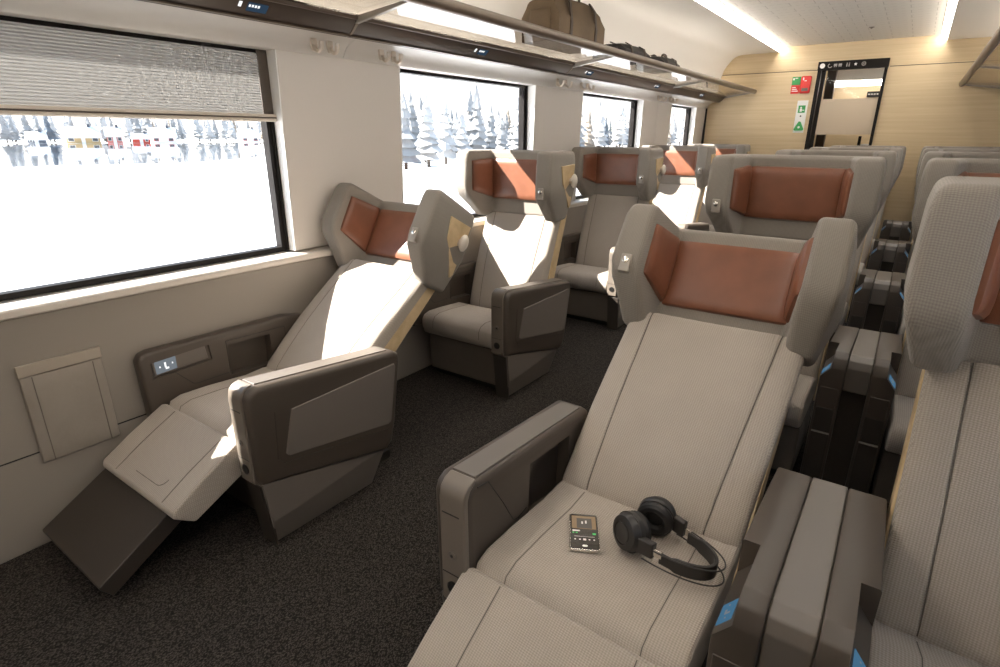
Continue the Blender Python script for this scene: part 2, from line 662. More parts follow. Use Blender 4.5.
WINS = [(-1.695, -0.444), (0.240, 1.476), (2.145, 3.396), (4.060, 5.257), (6.003, 6.827)]
PILL = [(Y0, -1.695), (-0.444, 0.240), (1.476, 2.145), (3.396, 4.060), (5.257, 6.003), (6.827, Y1)]
wn_no = 0
for side in (-1, 1):
    X = mir(side)
    def seg(pts, y0, y1):
        return loft([[(X(x), y0, z) for x, z in pts], [(X(x), y1, z) for x, z in pts]])
    nm = 'wall_left' if side < 0 else 'wall_right'
    wall = obj(nm, seg([(-2.110, 0.0), (-2.110, 0.790), (-2.240, 0.790), (-2.240, 0.0)], Y0, Y1), 'wall_white', smooth=False)
    struct(wall)
    # lower panels with the dark seam between them
    lp = obj('wall_panel', seg([(-2.104, 0.004), (-2.104, 0.3195), (-2.112, 0.3195), (-2.112, 0.004)], Y0, Y1), 'wall_taupe', wall, smooth=False)
    for (a, b) in ((Y0, 1.800), (1.803, 3.72), (3.723, 5.62), (5.623, Y1)):
        obj('wall_panel', seg([(-2.104, 0.3255), (-2.104, 0.775), (-2.112, 0.775), (-2.112, 0.3255)], a, b), 'wall_taupe', wall, smooth=False)
    obj('panel_seam', seg([(-2.107, 0.3190), (-2.107, 0.3260), (-2.112, 0.3260), (-2.112, 0.3190)], Y0, Y1), 'black', wall, smooth=False)
    # sill
    obj('window_sill', seg([(-2.104, 0.762), (-2.090, 0.768), (-2.088, 0.788), (-2.096, 0.795), (-2.236, 0.803), (-2.236, 0.762)], Y0, Y1), 'sill_white', wall, bevel=0.003)
    # pillars between the windows
    for i, (a, b) in enumerate(PILL):
        pts = [(-2.140, 0.803), (-2.114, 1.602), (-2.240, 1.602), (-2.240, 0.803)]
        if i == 4:
            m_ = 5.640
            obj('pillar_panel', seg(pts, a, m_ - 0.002), 'wall_upper', wall, bevel=0.004)
            obj('pillar_panel', seg(pts, m_ + 0.002, b), 'wall_upper', wall, bevel=0.004)
        else:
            obj('pillar_panel', seg(pts, a, b), 'wall_upper', wall, bevel=0.004)
    # header band above the windows, with joints
    hp = [(-2.113, 1.598), (-2.103, 1.606), (-2.093, 1.622), (-2.078, 1.640), (-2.050, 1.656), (-2.010, 1.668), (-1.975, 1.676), (-1.990, 1.690), (-2.010, 1.74), (-2.240, 1.74), (-2.240, 1.598)]
    js = [Y0, -0.10, 1.80, 3.72, 5.62, Y1]
    for a, b in zip(js, js[1:]):
        obj('header_panel', seg(hp, a + 0.0015, b - 0.0015), 'header_white', wall, smooth=True)
    # windows
    for i, (a, b) in enumerate(WINS):
        wn_no += 1
        bm = bmesh.new()
        xa, xb = X(-2.225), X(-2.185)
        if xa > xb: xa, xb = xb, xa
        t = 0.036
        for (p, q, r_, s_) in ((a, b, 0.803, 0.803 + t * 0.55), (a, b, 1.600 - t * 0.5, 1.600), (a, a + t, 0.803 + t * 0.55, 1.600 - t * 0.5), (b - t, b, 0.803 + t * 0.55, 1.600 - t * 0.5)):
            add_box(bm, xa, xb, p, q, r_, s_)
        w = obj('window_%d' % wn_no, bm, 'frame_black', smooth=False)
        struct(w)
        xa, xb = X(-2.215), X(-2.209)
        if xa > xb: xa, xb = xb, xa
        obj('pane', box(xa, xb, a + t * 0.6, b - t * 0.6, 0.803 + t * 0.4, 1.600 - t * 0.4), 'glass', w, smooth=False)
        # white reveals each side
        for (p, q) in ((a, a + 0.005), (b - 0.005, b)):
            pts = [(-2.139, 0.804), (-2.1155, 1.598), (-2.186, 1.598), (-2.186, 0.804)]
            obj('window_reveal', seg(pts, p, q), 'reveal_white', w, smooth=False)
        # slim brown inner gasket
        if True:
            bm = bmesh.new()
            xa, xb = X(-2.186), X(-2.176)
            if xa > xb: xa, xb = xb, xa
            for (p, q, r_, s_) in ((a + 0.006, b - 0.006, 1.582, 1.598), (b - 0.018, b - 0.006, 0.806, 1.582), (a + 0.006, a + 0.018, 0.806, 1.582)):
                add_box(bm, xa, xb, p, q, r_, s_)
            obj('gasket', bm, 'frame_black', w, smooth=False)

# ceiling: coves and flat centre
cove = [(-1.985, 1.700), (-2.000, 1.735), (-1.998, 1.86), (-1.985, 1.928), (-1.963, 1.995), (-1.940, 2.036), (-1.913, 2.071), (-1.888, 2.100), (-1.861, 2.121), (-1.828, 2.136), (-1.794, 2.143), (-1.700, 2.145), (-1.408, 2.145)]
sec = cove + [(-1.412, 2.150), (-1.412, 2.215), (MX + 1.412, 2.215), (MX + 1.412, 2.150)] + [(MX - x, z) for x, z in cove[::-1]]
bm = bmesh.new()
for lst in (cove, [(MX - x, z) for x, z in cove]):
    add_loft(bm, [[(x, Y0, z) for x, z in lst], [(x, Y1 + 0.01, z) for x, z in lst]], closed=False)
ceil = obj('ceiling', bm, 'cove_white')
struct(ceil)
obj('ceiling_panel', box(-1.357, MX + 1.357, Y0, Y1 + 0.01, 2.193, 2.215), 'ceiling_panel', ceil, smooth=False)
obj('roof_skin', loft([[(x, y, z) for x, z in ((-2.26, 1.60), (-2.24, 1.9), (-1.9, 2.22), (-1.4, 2.26), (0.02, 2.26), (0.52, 2.22), (0.86, 1.9), (0.88, 1.60), (0.90, 1.60), (0.88, 1.92), (0.54, 2.25), (0.02, 2.29), (-1.4, 2.29), (-1.92, 2.25), (-2.26, 1.92), (-2.28, 1.60))] for y in (Y0, Y1 + 2.4)]), 'wall_white', ceil, smooth=False)
for lab, f in (('long white light strip above the luggage rack with bags', lambda x: x), ('long white light strip beside the empty luggage rack', lambda x: MX - x)):
    pts = [(-1.408, 2.145), (-1.357, 2.194), (-1.357, 2.214), (-1.408, 2.214)]
    root = empty('ceiling_light', (f(-1.38), 0, 2.145), lab, 'light strip', 'ceiling light strips')
    d = obj('diffuser', loft([[(f(x) - f(-1.38), y, z - 2.145) for x, z in pts] for y in (Y0 + 0.02, Y1 - 0.002)]), 'strip_light', root, smooth=False)
    p2 = [(-1.3575, 2.190), (-1.3530, 2.190), (-1.3530, 2.1935), (-1.3575, 2.1935)]
    obj('trim_edge', loft([[(f(x) - f(-1.38), y, z - 2.145) for x, z in p2] for y in (Y0 + 0.02, Y1 - 0.002)]), 'bracket_grey', root, smooth=False)
# small ceiling downlight sensor
root = empty('ceiling_sensor', (-0.53, 6.35, 2.192), 'tiny round white sensor on the ceiling near the end wall', 'sensor')
s_ = obj('sensor_ring', lathe([(0.022, 0), (0.020, -0.006), (0.012, -0.007)]), 'plastic_cap', root)
obj('sensor_lens', lathe([(0.011, -0.004), (0.008, -0.010), (0.003, -0.012)], n=12), 'black', root)

# ------------------------------------------------------------------ end walls
EW = [('wall_panel', -2.112, -1.006, 0.0, 1.944), ('wall_panel', -0.391, 0.732, 0.0, 1.944),
      ('wall_panel', -2.02, -1.006, 1.951, 2.20), ('wall_panel', -0.391, 0.64, 1.951, 2.20), ('wall_panel', -1.006, -0.391, 2.022, 2.20)]
back = obj('wall_back', loft([[(-2.22, Y1 + 0.02, 0), (-1.02, Y1 + 0.02, 0), (-1.02, Y1 + 0.02, 2.04), (-0.38, Y1 + 0.02, 2.04), (-0.38, Y1 + 0.02, 0), (0.84, Y1 + 0.02, 0), (0.84, Y1 + 0.02, 2.24), (-2.22, Y1 + 0.02, 2.24)],
                                [(-2.22, Y1 + 0.07, 0), (-1.02, Y1 + 0.07, 0), (-1.02, Y1 + 0.07, 2.04), (-0.38, Y1 + 0.07, 2.04), (-0.38, Y1 + 0.07, 0), (0.84, Y1 + 0.07, 0), (0.84, Y1 + 0.07, 2.24), (-2.22, Y1 + 0.07, 2.24)]]), 'black', smooth=False)
struct(back)
for n_, x0, x1, z0, z1 in EW:
    obj(n_, box(x0, x1, Y1, Y1 + 0.022, z0, z1), 'wood_wall', back, smooth=False)
fr = obj('wall_front', box(-2.22, 0.84, Y0 - 0.05, Y0, 0, 2.24), 'wood_wall', smooth=False)
struct(fr)
obj('corner_trim', box(-2.113, -2.098, Y1 - 0.016, Y1, 0.80, 1.600), 'black', back, smooth=False)

# door with glass, black frame and icon header
dm = bmesh.new()
add_box(dm, -1.006, -0.972, Y1 - 0.022, Y1 + 0.05, 0.0, 1.944)
add_box(dm, -0.418, -0.391, Y1 - 0.022, Y1 + 0.05, 0.0, 1.944)
door = obj('door_1', dm, 'frame_black', smooth=False)
struct(door)
hd = obj('door_header', box(-1.010, -0.388, Y1 - 0.030, Y1 + 0.05, 1.940, 2.022), 'frame_black', door, bevel=0.003)
obj('door_leaf_edge', box(-0.966, -0.930, Y1 - 0.004, Y1 + 0.03, 0.0, 1.940), 'frame_black', door, smooth=False)
obj('glass_pane', box(-0.930, -0.418, Y1 + 0.010, Y1 + 0.018, 0.02, 1.940), 'door_glass', door, smooth=False)
obj('frosted_band', box(-0.928, -0.419, Y1 + 0.004, Y1 + 0.009, 1.313, 1.662), 'frosted', door, smooth=False)
def disc(cx, cy, cz, r, m, parent, n=20, th=0.003, name='icon'):
    return obj(name, lathe([(r, 0), (r, th)], lambda p: Vector((cx + p.x, cy - p.z, cz + p.y)), n), m, parent, smooth=False)
yh = Y1 - 0.0302
disc(-0.968, yh, 1.981, 0.024, 'icon_print', hd)
def icon_box(x, z, w, h, m='icon_dim', p=hd, y=yh):
    obj('icon', box(x - w / 2, x + w / 2, y - 0.002, y + 0.001, z - h / 2, z + h / 2), m, p, smooth=False)
# ring, two carriage shapes, seat shapes, star, ring
def ring(x, z, r, m='icon_dim', p=hd, y=yh, a0=0, a1=2 * PI, tk=0.004):
    n = 18
    closed = a1 - a0 > 6.2
    pts = [(x + r * math.cos(a0 + (a1 - a0) * k / (n if closed else n - 1)), y, z + r * math.sin(a0 + (a1 - a0) * k / (n if closed else n - 1))) for k in range(n)]
    obj('icon', tube(pts, tk, 6, closed), m, p)
ring(-0.898, 1.980, 0.018, a0=1.9, a1=5.9)
for xx in (-0.850, -0.808):
    icon_box(xx, 1.985, 0.030, 0.020)
    icon_box(xx - 0.008, 1.969, 0.008, 0.008)
    icon_box(xx + 0.008, 1.969, 0.008, 0.008)
for xx in (-0.748, -0.728):
    icon_box(xx, 1.975, 0.010, 0.024)
    disc(xx, yh, 1.994, 0.005, 'icon_dim', hd, 10)
bm = bmesh.new()
pts = []
for k in range(10):
    r_ = 0.016 if k % 2 == 0 else 0.007
    pts.append((-0.672 + r_ * math.sin(k * PI / 5), 1.982 + r_ * math.cos(k * PI / 5)))
add_loft(bm, [[(x, yh + 0.001, z) for x, z in pts], [(x, yh - 0.002, z) for x, z in pts]])
obj('icon', bm, 'icon_print', hd, smooth=False)
ring(-0.602, 1.982, 0.016)
icon_box(-0.602, 1.982, 0.012, 0.012)

# vestibule behind the door
v = obj('wall_vestibule', box(-2.0, 0.6, Y1 + 1.90, Y1 + 1.95, 0, 2.2), 'wood_wall', smooth=False); struct(v)
obj('vestibule_side', box(-2.05, -2.0, Y1 + 0.08, Y1 + 1.95, 0, 2.2), 'wood_wall', v, smooth=False)
obj('vestibule_side', box(0.6, 0.65, Y1 + 0.08, Y1 + 1.95, 0, 2.2), 'wood_wall', v, smooth=False)
obj('vestibule_ceiling', box(-2.05, 0.65, Y1 + 0.08, Y1 + 1.95, 2.14, 2.2), 'cove_white', v, smooth=False)
root = empty('vestibule_light', (-0.70, Y1 + 1.55, 1.94), 'glowing light bar behind the glass door', 'light strip')
obj('light_body', box(-0.34, 0.60, -0.05, 0.05, 0.0, 0.20), 'cove_white', root, bevel=0.01)
obj('diffuser', box(-0.33, 0.59, -0.056, 0.03, -0.052, -0.0), 'strip_light', root, smooth=False)
for (xx, z0, z1, lab) in ((-1.03, 0.0, 2.14, 'dark brown post seen through the glass door'),):
    p_ = obj('door_post', box(xx - 0.05, xx + 0.05, Y1 + 1.30, Y1 + 1.40, z0, z1), 'frame_brown', bevel=0.008)
    tag(p_, lab, 'post')
root = empty('direction_sign', (-0.545, Y1 + 1.86, 1.805), 'small black sign on the wood wall behind the glass door', 'sign')
obj('sign_plate', box(-0.115, 0.115, 0.0, 0.035, -0.033, 0.033), 'frame_black', root, bevel=0.003)
for k in range(6):
    obj('sign_mark', box(-0.10 + k * 0.03, -0.082 + k * 0.03, -0.003, 0.002, -0.008, 0.008), 'icon_dim', root, smooth=False)
root = empty('vestibule_counter', (-0.46, Y1 + 1.0, 0.0), 'pale low cabinet with black post behind the glass door', 'cabinet')
obj('cabinet_body', box(-0.10, 0.14, 0, 0.4, 0, 1.21), 'sign_white', root, bevel=0.01)
obj('cabinet_post', box(-0.135, -0.105, 0, 0.05, 0, 1.30), 'frame_black', root, bevel=0.004)
obj('cabinet_label', box(-0.09, -0.02, -0.004, 0.002, 1.16, 1.195), 'house_red', root, smooth=False)

# signs beside the door
root = empty('equipment_sign', (-1.142, Y1, 1.81), 'green and red equipment sign beside the glass door', 'sign')
yy = -0.006
obj('green_field', box(-0.094, -0.012, yy, 0, 0.002, 0.082), 'sign_green', root, smooth=False)
obj('red_field', box(-0.094, -0.012, yy, 0, -0.083, 0.000), 'sign_red', root, smooth=False)
tile = obj('red_tile', box(-0.008, 0.092, yy - 0.022, 0, -0.083, 0.085), 'sign_red', root, bevel=0.012)
for k in range(3):
    obj('text_line', box(-0.084, -0.050 + 0.012 * k, yy - 0.002, yy + 0.001, -0.026 - k * 0.018, -0.018 - k * 0.018), 'sign_white', root, smooth=False)
obj('pictogram', box(-0.086, -0.072, yy - 0.002, yy + 0.001, 0.050, 0.070), 'sign_white', root, smooth=False)
obj('pictogram', box(-0.066, -0.040, yy - 0.002, yy + 0.001, 0.064, 0.072), 'sign_white', root, smooth=False)
obj('pictogram', box(0.012, 0.022, yy - 0.025, yy - 0.02, 0.045, 0.070), 'sign_white', tile, smooth=False)
obj('pictogram', box(0.028, 0.050, yy - 0.025, yy - 0.02, 0.035, 0.042), 'sign_white', tile, smooth=False)
obj('handle_slot', box(0.012, 0.072, yy - 0.025, yy - 0.02, -0.062, -0.032), 'plastic_mid', tile, smooth=False)
root = empty('emergency_sign', (-1.098, Y1, 1.495), 'white emergency sign plate with green square and green triangle', 'sign')
obj('sign_plate', box(-0.052, 0.052, yy, 0, -0.163, 0.161), 'sign_white', root, bevel=0.002)
gq = obj('green_square', box(-0.034, 0.034, yy - 0.003, yy + 0.001, 0.038, 0.112), 'sign_green', root, smooth=False)
disc(-0.008, yy - 0.003, 0.090, 0.009, 'sign_white', gq, 12, name='pictogram')
obj('pictogram', box(-0.018, 0.004, yy - 0.005, yy - 0.002, 0.050, 0.080), 'sign_white', gq, smooth=False)
obj('pictogram', box(0.006, 0.026, yy - 0.005, yy - 0.002, 0.060, 0.068), 'sign_white', gq, smooth=False)
disc(0, yy - 0.001, 0.005, 0.008, 'frame_black', root, 12, name='dot')
pts = []
for (cx_, cz_, a0) in ((0.0, -0.062, 30), (-0.034, -0.128, 150), (0.034, -0.128, 270)):
    for k in range(5):
        a = math.radians(a0 + k * 30)
        pts.append((cx_ + 0.014 * math.cos(a), cz_ + 0.014 * math.sin(a)))
tri = obj('green_triangle', loft([[(x, yy + 0.001, z) for x, z in pts], [(x, yy - 0.008, z) for x, z in pts]]), 'sign_green', root, smooth=False)
disc(0, yy - 0.008, -0.108, 0.012, 'sign_white', tri, 14, name='pictogram')

# ------------------------------------------------------------------ blind in the near window
def make_blind(side, a, b, zb, label):
    X = mir(side)
    cy_ = (a + b) / 2
    root = empty('window_blind', (X(-2.17), cy_, 1.35), label, 'blind', 'pleated window blinds')
    def rel(x, y, z): return (X(x) - X(-2.17), y - cy_, z - 1.35)
    def rbox(p, q):
        lo = [min(u, v) for u, v in zip(p, q)]
        hi = [max(u, v) for u, v in zip(p, q)]
        return box(lo[0], hi[0], lo[1], hi[1], lo[2], hi[2])
    zt = 1.585
    n = int((zt - zb) / 0.0095)
    prof = []
    for k in range(2 * n + 1):
        z = zt + (zb - zt) * k / (2 * n)
        prof.append((-2.176 + (0.006 if k % 2 else 0.0), z))
    bm = bmesh.new()
    add_loft(bm, [[rel(x, y, z) for x, z in prof] for y in (a + 0.050, b - 0.052)], closed=False)
    obj('pleated_shade', bm, 'blind_fabric', root, smooth=False)
    for (p, q) in ((a + 0.006, a + 0.050), (b - 0.050, b - 0.006)):
        obj('blind_guide', rbox(rel(-2.1845, p, zb - 0.017), rel(-2.172, q, 1.598)), 'frame_brown', root, smooth=False)
    dz_ = zb - 1.362
    bar = [(-2.182, 1.336), (-2.160, 1.334), (-2.156, 1.338), (-2.156, 1.345), (-2.160, 1.348), (-2.160, 1.350), (-2.156, 1.353), (-2.157, 1.362), (-2.182, 1.364)]
    bm = bmesh.new()
    add_loft(bm, [[rel(x, y, z + dz_) for x, z in bar] for y in (a + 0.004, b - 0.002)])
    br_ = obj('bottom_bar', bm, 'bar_cream', root, smooth=False)
    obj('bar_groove', rbox(rel(-2.162, a + 0.004, 1.3465 + dz_), rel(-2.1565, b - 0.002, 1.3515 + dz_)), 'frame_brown', br_, smooth=False)
make_blind(-1, *WINS[1], 1.362, 'half lowered grey pleated blind in the window beside the reclined single seat')
for i_, (a, b) in enumerate(WINS):  # out-of-view blinds added on the right to hold back fill light
    make_blind(1, a, b, ADDED_BLIND, 'added unseen blind to cut daylight at the window beside the outer seats of the pairs')

# ------------------------------------------------------------------ racks
def make_rack(side):
    X = mir(side)
    lab = ('long bronze and glass luggage rack holding bags above the window seats' if side < 0 else 'empty bronze and glass luggage rack over the paired seats')
    root = empty('luggage_rack', (X(-1.95), 0, 1.67), lab, 'luggage rack', 'luggage racks')
    def P(x, y, z): return (X(x) - X(-1.95), y, z - 1.67)
    ys = [Y0 + 0.01, -0.12, 1.722, 3.520, 5.430, Y1 - 0.004]
    sp = [(-1.985, 1.660), (-1.968, 1.664), (-1.955, 1.672), (-1.912, 1.708), (-1.904, 1.722), (-1.910, 1.735), (-1.928, 1.737), (-1.934, 1.708), (-1.985, 1.702)]
    for a, b in zip(ys, ys[1:]):
        obj('back_rail', loft([[P(x, y, z) for x, z in sp] for y in (a + 0.003, b - 0.003)]), 'strip_dark', root)
        for (q0, q1) in (((-1.976, 1.6605), (-1.961, 1.6655)), ((-1.9075, 1.7135), (-1.9005, 1.7265))):
            obj('rail_edge', loft([[P(x, y, z) for x, z in ((q0[0], q0[1]), (q1[0], q0[1] + 0.001), (q1[0] + 0.002, q1[1]), (q0[0], q1[1]))] for y in (a + 0.003, b - 0.003)]), 'bronze', root)
        obj('glass_shelf', loft([[P(x, y, z) for x, z in ((-1.905, 1.728), (-1.622, 1.756), (-1.622, 1.763), (-1.905, 1.735))] for y in (a + 0.012, b - 0.012)]), 'shelf_glass', root, smooth=False)
    obj('front_rail', tube([P(-1.604, y, 1.762) for y in (Y0 + 0.02, Y1 - 0.006)], 0.024, 14), 'bronze', root)
    for y in ys[1:-1] + [Y1 - 0.03]:
        bm = bmesh.new()
        add_loft(bm, [[P(x, y + s, z) for x, z in ((-1.93, 1.700), (-1.62, 1.745), (-1.60, 1.760), (-1.62, 1.756), (-1.93, 1.728))] for s in (-0.009, 0.009)])
        obj('bracket', bm, 'bracket_grey', root, bevel=0.002)
    for y in ys[1:-1]:
        obj('joint_plate', loft([[P(x, y + s, z) for x, z in ((-1.976, 1.660), (-1.958, 1.667), (-1.909, 1.706), (-1.899, 1.722), (-1.94, 1.73))] for s in (-0.006, 0.006)]), 'bronze', root, smooth=False)
    # seat number displays along the strip
    def on_strip(t, off):   # t 0..1 up the sloping face
        x = -1.955 + 0.043 * t
        z = 1.672 + 0.036 * t
        return (x + 0.641 * off, z - 0.766 * off)
    for y in (-0.04, 1.236, 2.515, 3.735, 5.02, 6.30):
        p0, p1 = on_strip(0.25, 0.0015), on_strip(0.85, 0.0015)
        q0, q1 = on_strip(0.25, -0.004), on_strip(0.85, -0.004)
        d = obj('seat_display', loft([[P(x, yy_, z) for x, z in (p0, p1, q1, q0)] for yy_ in (y + 0.02, y + 0.095)]), 'display_blue', root, smooth=False)
        for k in range(4):
            a0, a1 = on_strip(0.55, 0.0020), on_strip(0.72, 0.0020)
            b0, b1 = on_strip(0.55, 0.0005), on_strip(0.72, 0.0005)
            obj('display_text', loft([[P(x, yy_, z) for x, z in (a0, a1, b1, b0)] for yy_ in (y + 0.024 + k * 0.011, y + 0.031 + k * 0.011)]), 'icon_white', d, smooth=False)
        c0, c1 = on_strip(0.45, 0.0020), on_strip(0.80, 0.0020)
        e0, e1 = on_strip(0.45, -0.004), on_strip(0.80, -0.004)
        obj('indicator_light', loft([[P(x, yy_, z) for x, z in (c0, c1, e1, e0)] for yy_ in (y - 0.012, y - 0.002)]), 'icon_white', root, smooth=False)
    # light strip hidden behind the shelf, washing up the cove
    obj('cove_lamp', loft([[P(x, y, z) for x, z in ((-1.982, 1.706), (-1.940, 1.710), (-1.940, 1.718), (-1.982, 1.714))] for y in (Y0 + 0.05, Y1 - 0.05)]), 'cove_light', root, smooth=False)
    return root
make_rack(-1)
make_rack(1)

# coat hooks under the rack
def make_hook():
    root = empty('coat_hook', (0, 0, 0))
    obj('hook_plate', loft([[(0.000, y, z) for y, z in ((-0.013, 0.032), (0.013, 0.032), (0.012, -0.012), (0.007, -0.026), (-0.007, -0.026), (-0.012, -0.012))],
                            [(0.008, y, z) for y, z in ((-0.013, 0.032), (0.013, 0.032), (0.012, -0.012), (0.007, -0.026), (-0.007, -0.026), (-0.012, -0.012))]]), 'hook_metal', root, bevel=0.002)
    pts = [(0.006, 0.0, -0.010)]
    for k in range(9):
        a = PI + k * PI / 8
        pts.append((0.028 + 0.017 * math.cos(a), 0.0, -0.012 + 0.016 * math.sin(a)))
    pts.append((0.046, 0, 0.002))
    obj('hook_prong', tube(pts, [0.006] * 3 + [0.0065] * 5 + [0.007, 0.008, 0.0085], 10), 'hook_metal', root)
    return root
hook = make_hook()
hook_groups = [(1.618, 1.698, 1.985, 2.062), (3.585, 3.700, 3.930, 4.035), (5.47, 5.55, 5.78, 5.86)]
hl = ['round-tipped metal coat hook above the pillar after the blind-covered window',
      'round-tipped metal coat hook above the pillar before the third window', 'round-tipped metal coat hook above the pillar nearest the wood end wall']
first = True
for gi, g in enumerate(hook_groups):
    for y in g:
        o = hook if first else copy_tree(hook)
        first = False
        o.location = (-2.070, y, 1.634)
        o.scale = (1.15, 1.15, 1.15)
        tag(o, hl[gi], 'coat hook', hl[gi].replace('round-tipped metal coat hook', 'coat hooks'))

# wall pocket
root = empty('wall_pocket', (-2.104, 0.541, 0.28), 'beige fabric literature pocket on the wall under the blind-covered window', 'wall pocket')
obj('backing', box(0, 0.004, -0.112, 0.112, 0.004, 0.335), 'pocket_fabric', root, smooth=False)
obj('top_band', box(0.004, 0.016, -0.113, 0.113, 0.302, 0.338), 'pocket_band', root, bevel=0.002)
secs = []
bm = pillow((0.006, -0.112, 0.004), (0.006, 0.112, 0.004), (0.006, 0.112, 0.302), (0.006, -0.112, 0.302), 0.014, 14, 12, 8)
pk = obj('pouch', bm, 'pocket_fabric', root)
for y in (-0.082, 0.082):
    obj('stitch_line', ribbon([(0.0206, y, 0.01), (0.0206, y, 0.298)], 0.0022, Vector((0, 1, 0)), 0.0006), 'seam', pk, smooth=False)

# ------------------------------------------------------------------ seats
def frame_map(C, th):
    c, s = math.cos(th), math.sin(th)
    return lambda x, u, n: Vector((x, C[0] + u * c - n * s, C[1] + u * s + n * c))

HW = 0.236
def make_seat(aisle, reclined, arms):
    """aisle: side (+1 right / -1 left) that carries reading light and wood trim.
       arms: dict side -> 'aisle' | 'wall' | None. Local y runs backward from the front of the armrests."""
    root = empty('train_seat', (0, 0, 0))
    if reclined:
        C, TB, T, tilt = (0.385, 0.385), (0.872, 0.758), (0.912, 0.692), math.radians(30)
        zf = 0.388
    else:
        C, TB, T, tilt = (0.400, 0.325), (0.605, 0.880), (0.605, 0.867), 0.0
        zf = 0.375
    th = math.atan2(TB[1] - C[1], TB[0] - C[0])
    # --- cushion
    zb = C[1] - 0.02
    prof = [(0.040, 0.245), (0.004, 0.262), (-0.012, 0.300), (-0.010, 0.340), (0.006, zf - 0.012), (0.045, zf), (0.15, zf - 0.002), (0.30, zf - 0.012), (C[0] - 0.01, C[1] - 0.004), (C[0] + 0.06, C[1] - 0.01), (C[0] + 0.06, 0.235), (0.2, 0.235)]
    cu = obj('seat_cushion', prism(prof, -HW - 0.003, HW + 0.003), 'fabric', root, bevel=0.014, seg=3, ang=50)
    for x in (-0.155, 0.155):
        pts = [(x, y, z) for y, z in prof[2:9]]
        obj('seam', ribbon(pts, 0.0022, Vector((1, 0, 0)), 0.0009), 'seam', cu, smooth=False)
    # --- base
    bp = [(0.055, 0.035), (0.045, 0.243), (0.46, 0.236), (0.46, 0.035)]
    ba = obj('seat_base', prism(bp, -0.238, 0.238), 'dark_fabric' if not reclined else 'plastic_dark', root, bevel=0.008)
    obj('plinth', box(-0.225, 0.225, 0.085, 0.62, 0.0, 0.036), 'black', root, smooth=False)
    # --- leg rest
    if reclined:
        la = math.radians(-30)
        c, s = math.cos(la), math.sin(la)
        # d runs forward/down from the hinge, n is up and out of the pad
        def Lm(x, d, n):
            return Vector((x, -0.016 - d * c + n * s, 0.366 + d * s + n * c))
        lr = [(-0.012, -0.010), (0.0, 0.0), (0.14, 0.004), (0.245, 0.0), (0.262, -0.012), (0.262, -0.024), (0.235, -0.088), (0.0, -0.105), (-0.015, -0.09)]
        le = obj('leg_rest', loft([[Lm(x, d, n) for d, n in lr] for x in (-0.256, 0.230)]), 'fabric', root, bevel=0.010, seg=3, ang=40)
        for x in (-0.155, 0.155):
            obj('seam', ribbon([Lm(x, d, n + 0.0004) for d, n in lr[1:4]], 0.0022, Vector((1, 0, 0)), 0.0009), 'seam', le, smooth=False)
        arc = [Lm(-0.06, 0.215, 0.0022), Lm(0.075, 0.215, 0.0022)] + [Lm(0.075 + 0.03 * math.sin(k * PI / 10), 0.185 + 0.03 * math.cos(k * PI / 10), 0.0026) for k in range(1, 6)]
        obj('seam', tube(arc, 0.0011, 5), 'seam', le, smooth=False)
        fr = [(0.225, -0.030), (0.500, -0.032), (0.504, -0.040), (0.500, -0.088), (0.225, -0.088)]
        fo = obj('foot_rest', loft([[Lm(x, d, n) for d, n in fr] for x in (-0.258, 0.172)]), 'plastic_dark', root, bevel=0.004)
        tag(fo, 'dark brown foot rest plate')
    # --- backrest cushion
    B = frame_map(C, th)
    L = math.hypot(TB[0] - C[0], TB[1] - C[1])
    xs = [(-0.236, -0.030), (-0.236, -0.012), (-0.230, -0.003), (-0.215, 0.003), (-0.195, 0.006), (-0.1585, 0.005), (-0.155, -0.001), (-0.1528, 0.005), (-0.145, 0.008), (-0.07, 0.006), (0, 0.005)]
    xs = xs + [(-x, n) for x, n in xs[-2::-1]]
    secs = []
    for u, dn in ((-0.03, -0.03), (0.0, -0.008), (0.02, 0.0), (0.12, 0.008), (0.25, 0.013), (0.38, 0.009), (0.50, 0.002), (L - 0.02, 0.0), (L - 0.005, -0.006), (L, -0.02)):
        w = 1.0 + (0.085 if reclined else 0.03) * max(u, 0) / L
        fs = 1.0 + (0.22 if reclined else 0.12) * max(u, 0) / L
        secs.append([B(x * (fs if abs(x) < 0.16 else w), u, n + dn) for x, n in xs] + [B(0.234 * w, u, -0.050), B(-0.234 * w, u, -0.050)])
    bk = obj('backrest', loft(secs), 'fabric', root)
    for x in (-0.155, 0.155):
        pts = []
        for u, dn in ((0.0, -0.008), (0.02, 0.0), (0.12, 0.008), (0.25, 0.013), (0.38, 0.009), (0.50, 0.002), (L - 0.02, 0.0), (L - 0.004, -0.006)):
            pts.append(B(x * (1.0 + (0.22 if reclined else 0.12) * u / L), u, dn + 0.0030))
        obj('seam', ribbon(pts, 0.0026, Vector((1, 0, 0)), 0.0010), 'seam', bk, smooth=False)
    # --- wood side trim and rear shell
    for sgn in (-1, 1):
        x0, x1 = (0.226 * sgn, 0.243 * sgn) if sgn > 0 else (-0.243, -0.226)
        w = obj('side_trim', loft([[B(x, u, n) for u, n in ((-0.10, -0.050), (L + 0.02, -0.048), (L + 0.02, -0.105), (-0.10, -0.118))] for x in (x0, x1)]), 'wood_seat', root, bevel=0.002)
    obj('rear_shell', loft([[B(x, u, n) for u, n in ((-0.20, -0.052), (L + 0.06, -0.052), (L + 0.06, -0.112), (L * 0.5, -0.135), (-0.20, -0.13))] for x in (-0.225, 0.225)]), 'plastic_mid', root, bevel=0.010)
    # --- headrest
    ct, st = math.cos(tilt), math.sin(tilt)
    def H(x, y, z):
        return Vector((x, T[0] + y * ct + z * st, T[1] - y * st + z * ct))
    yi, yb = -0.020, 0.062
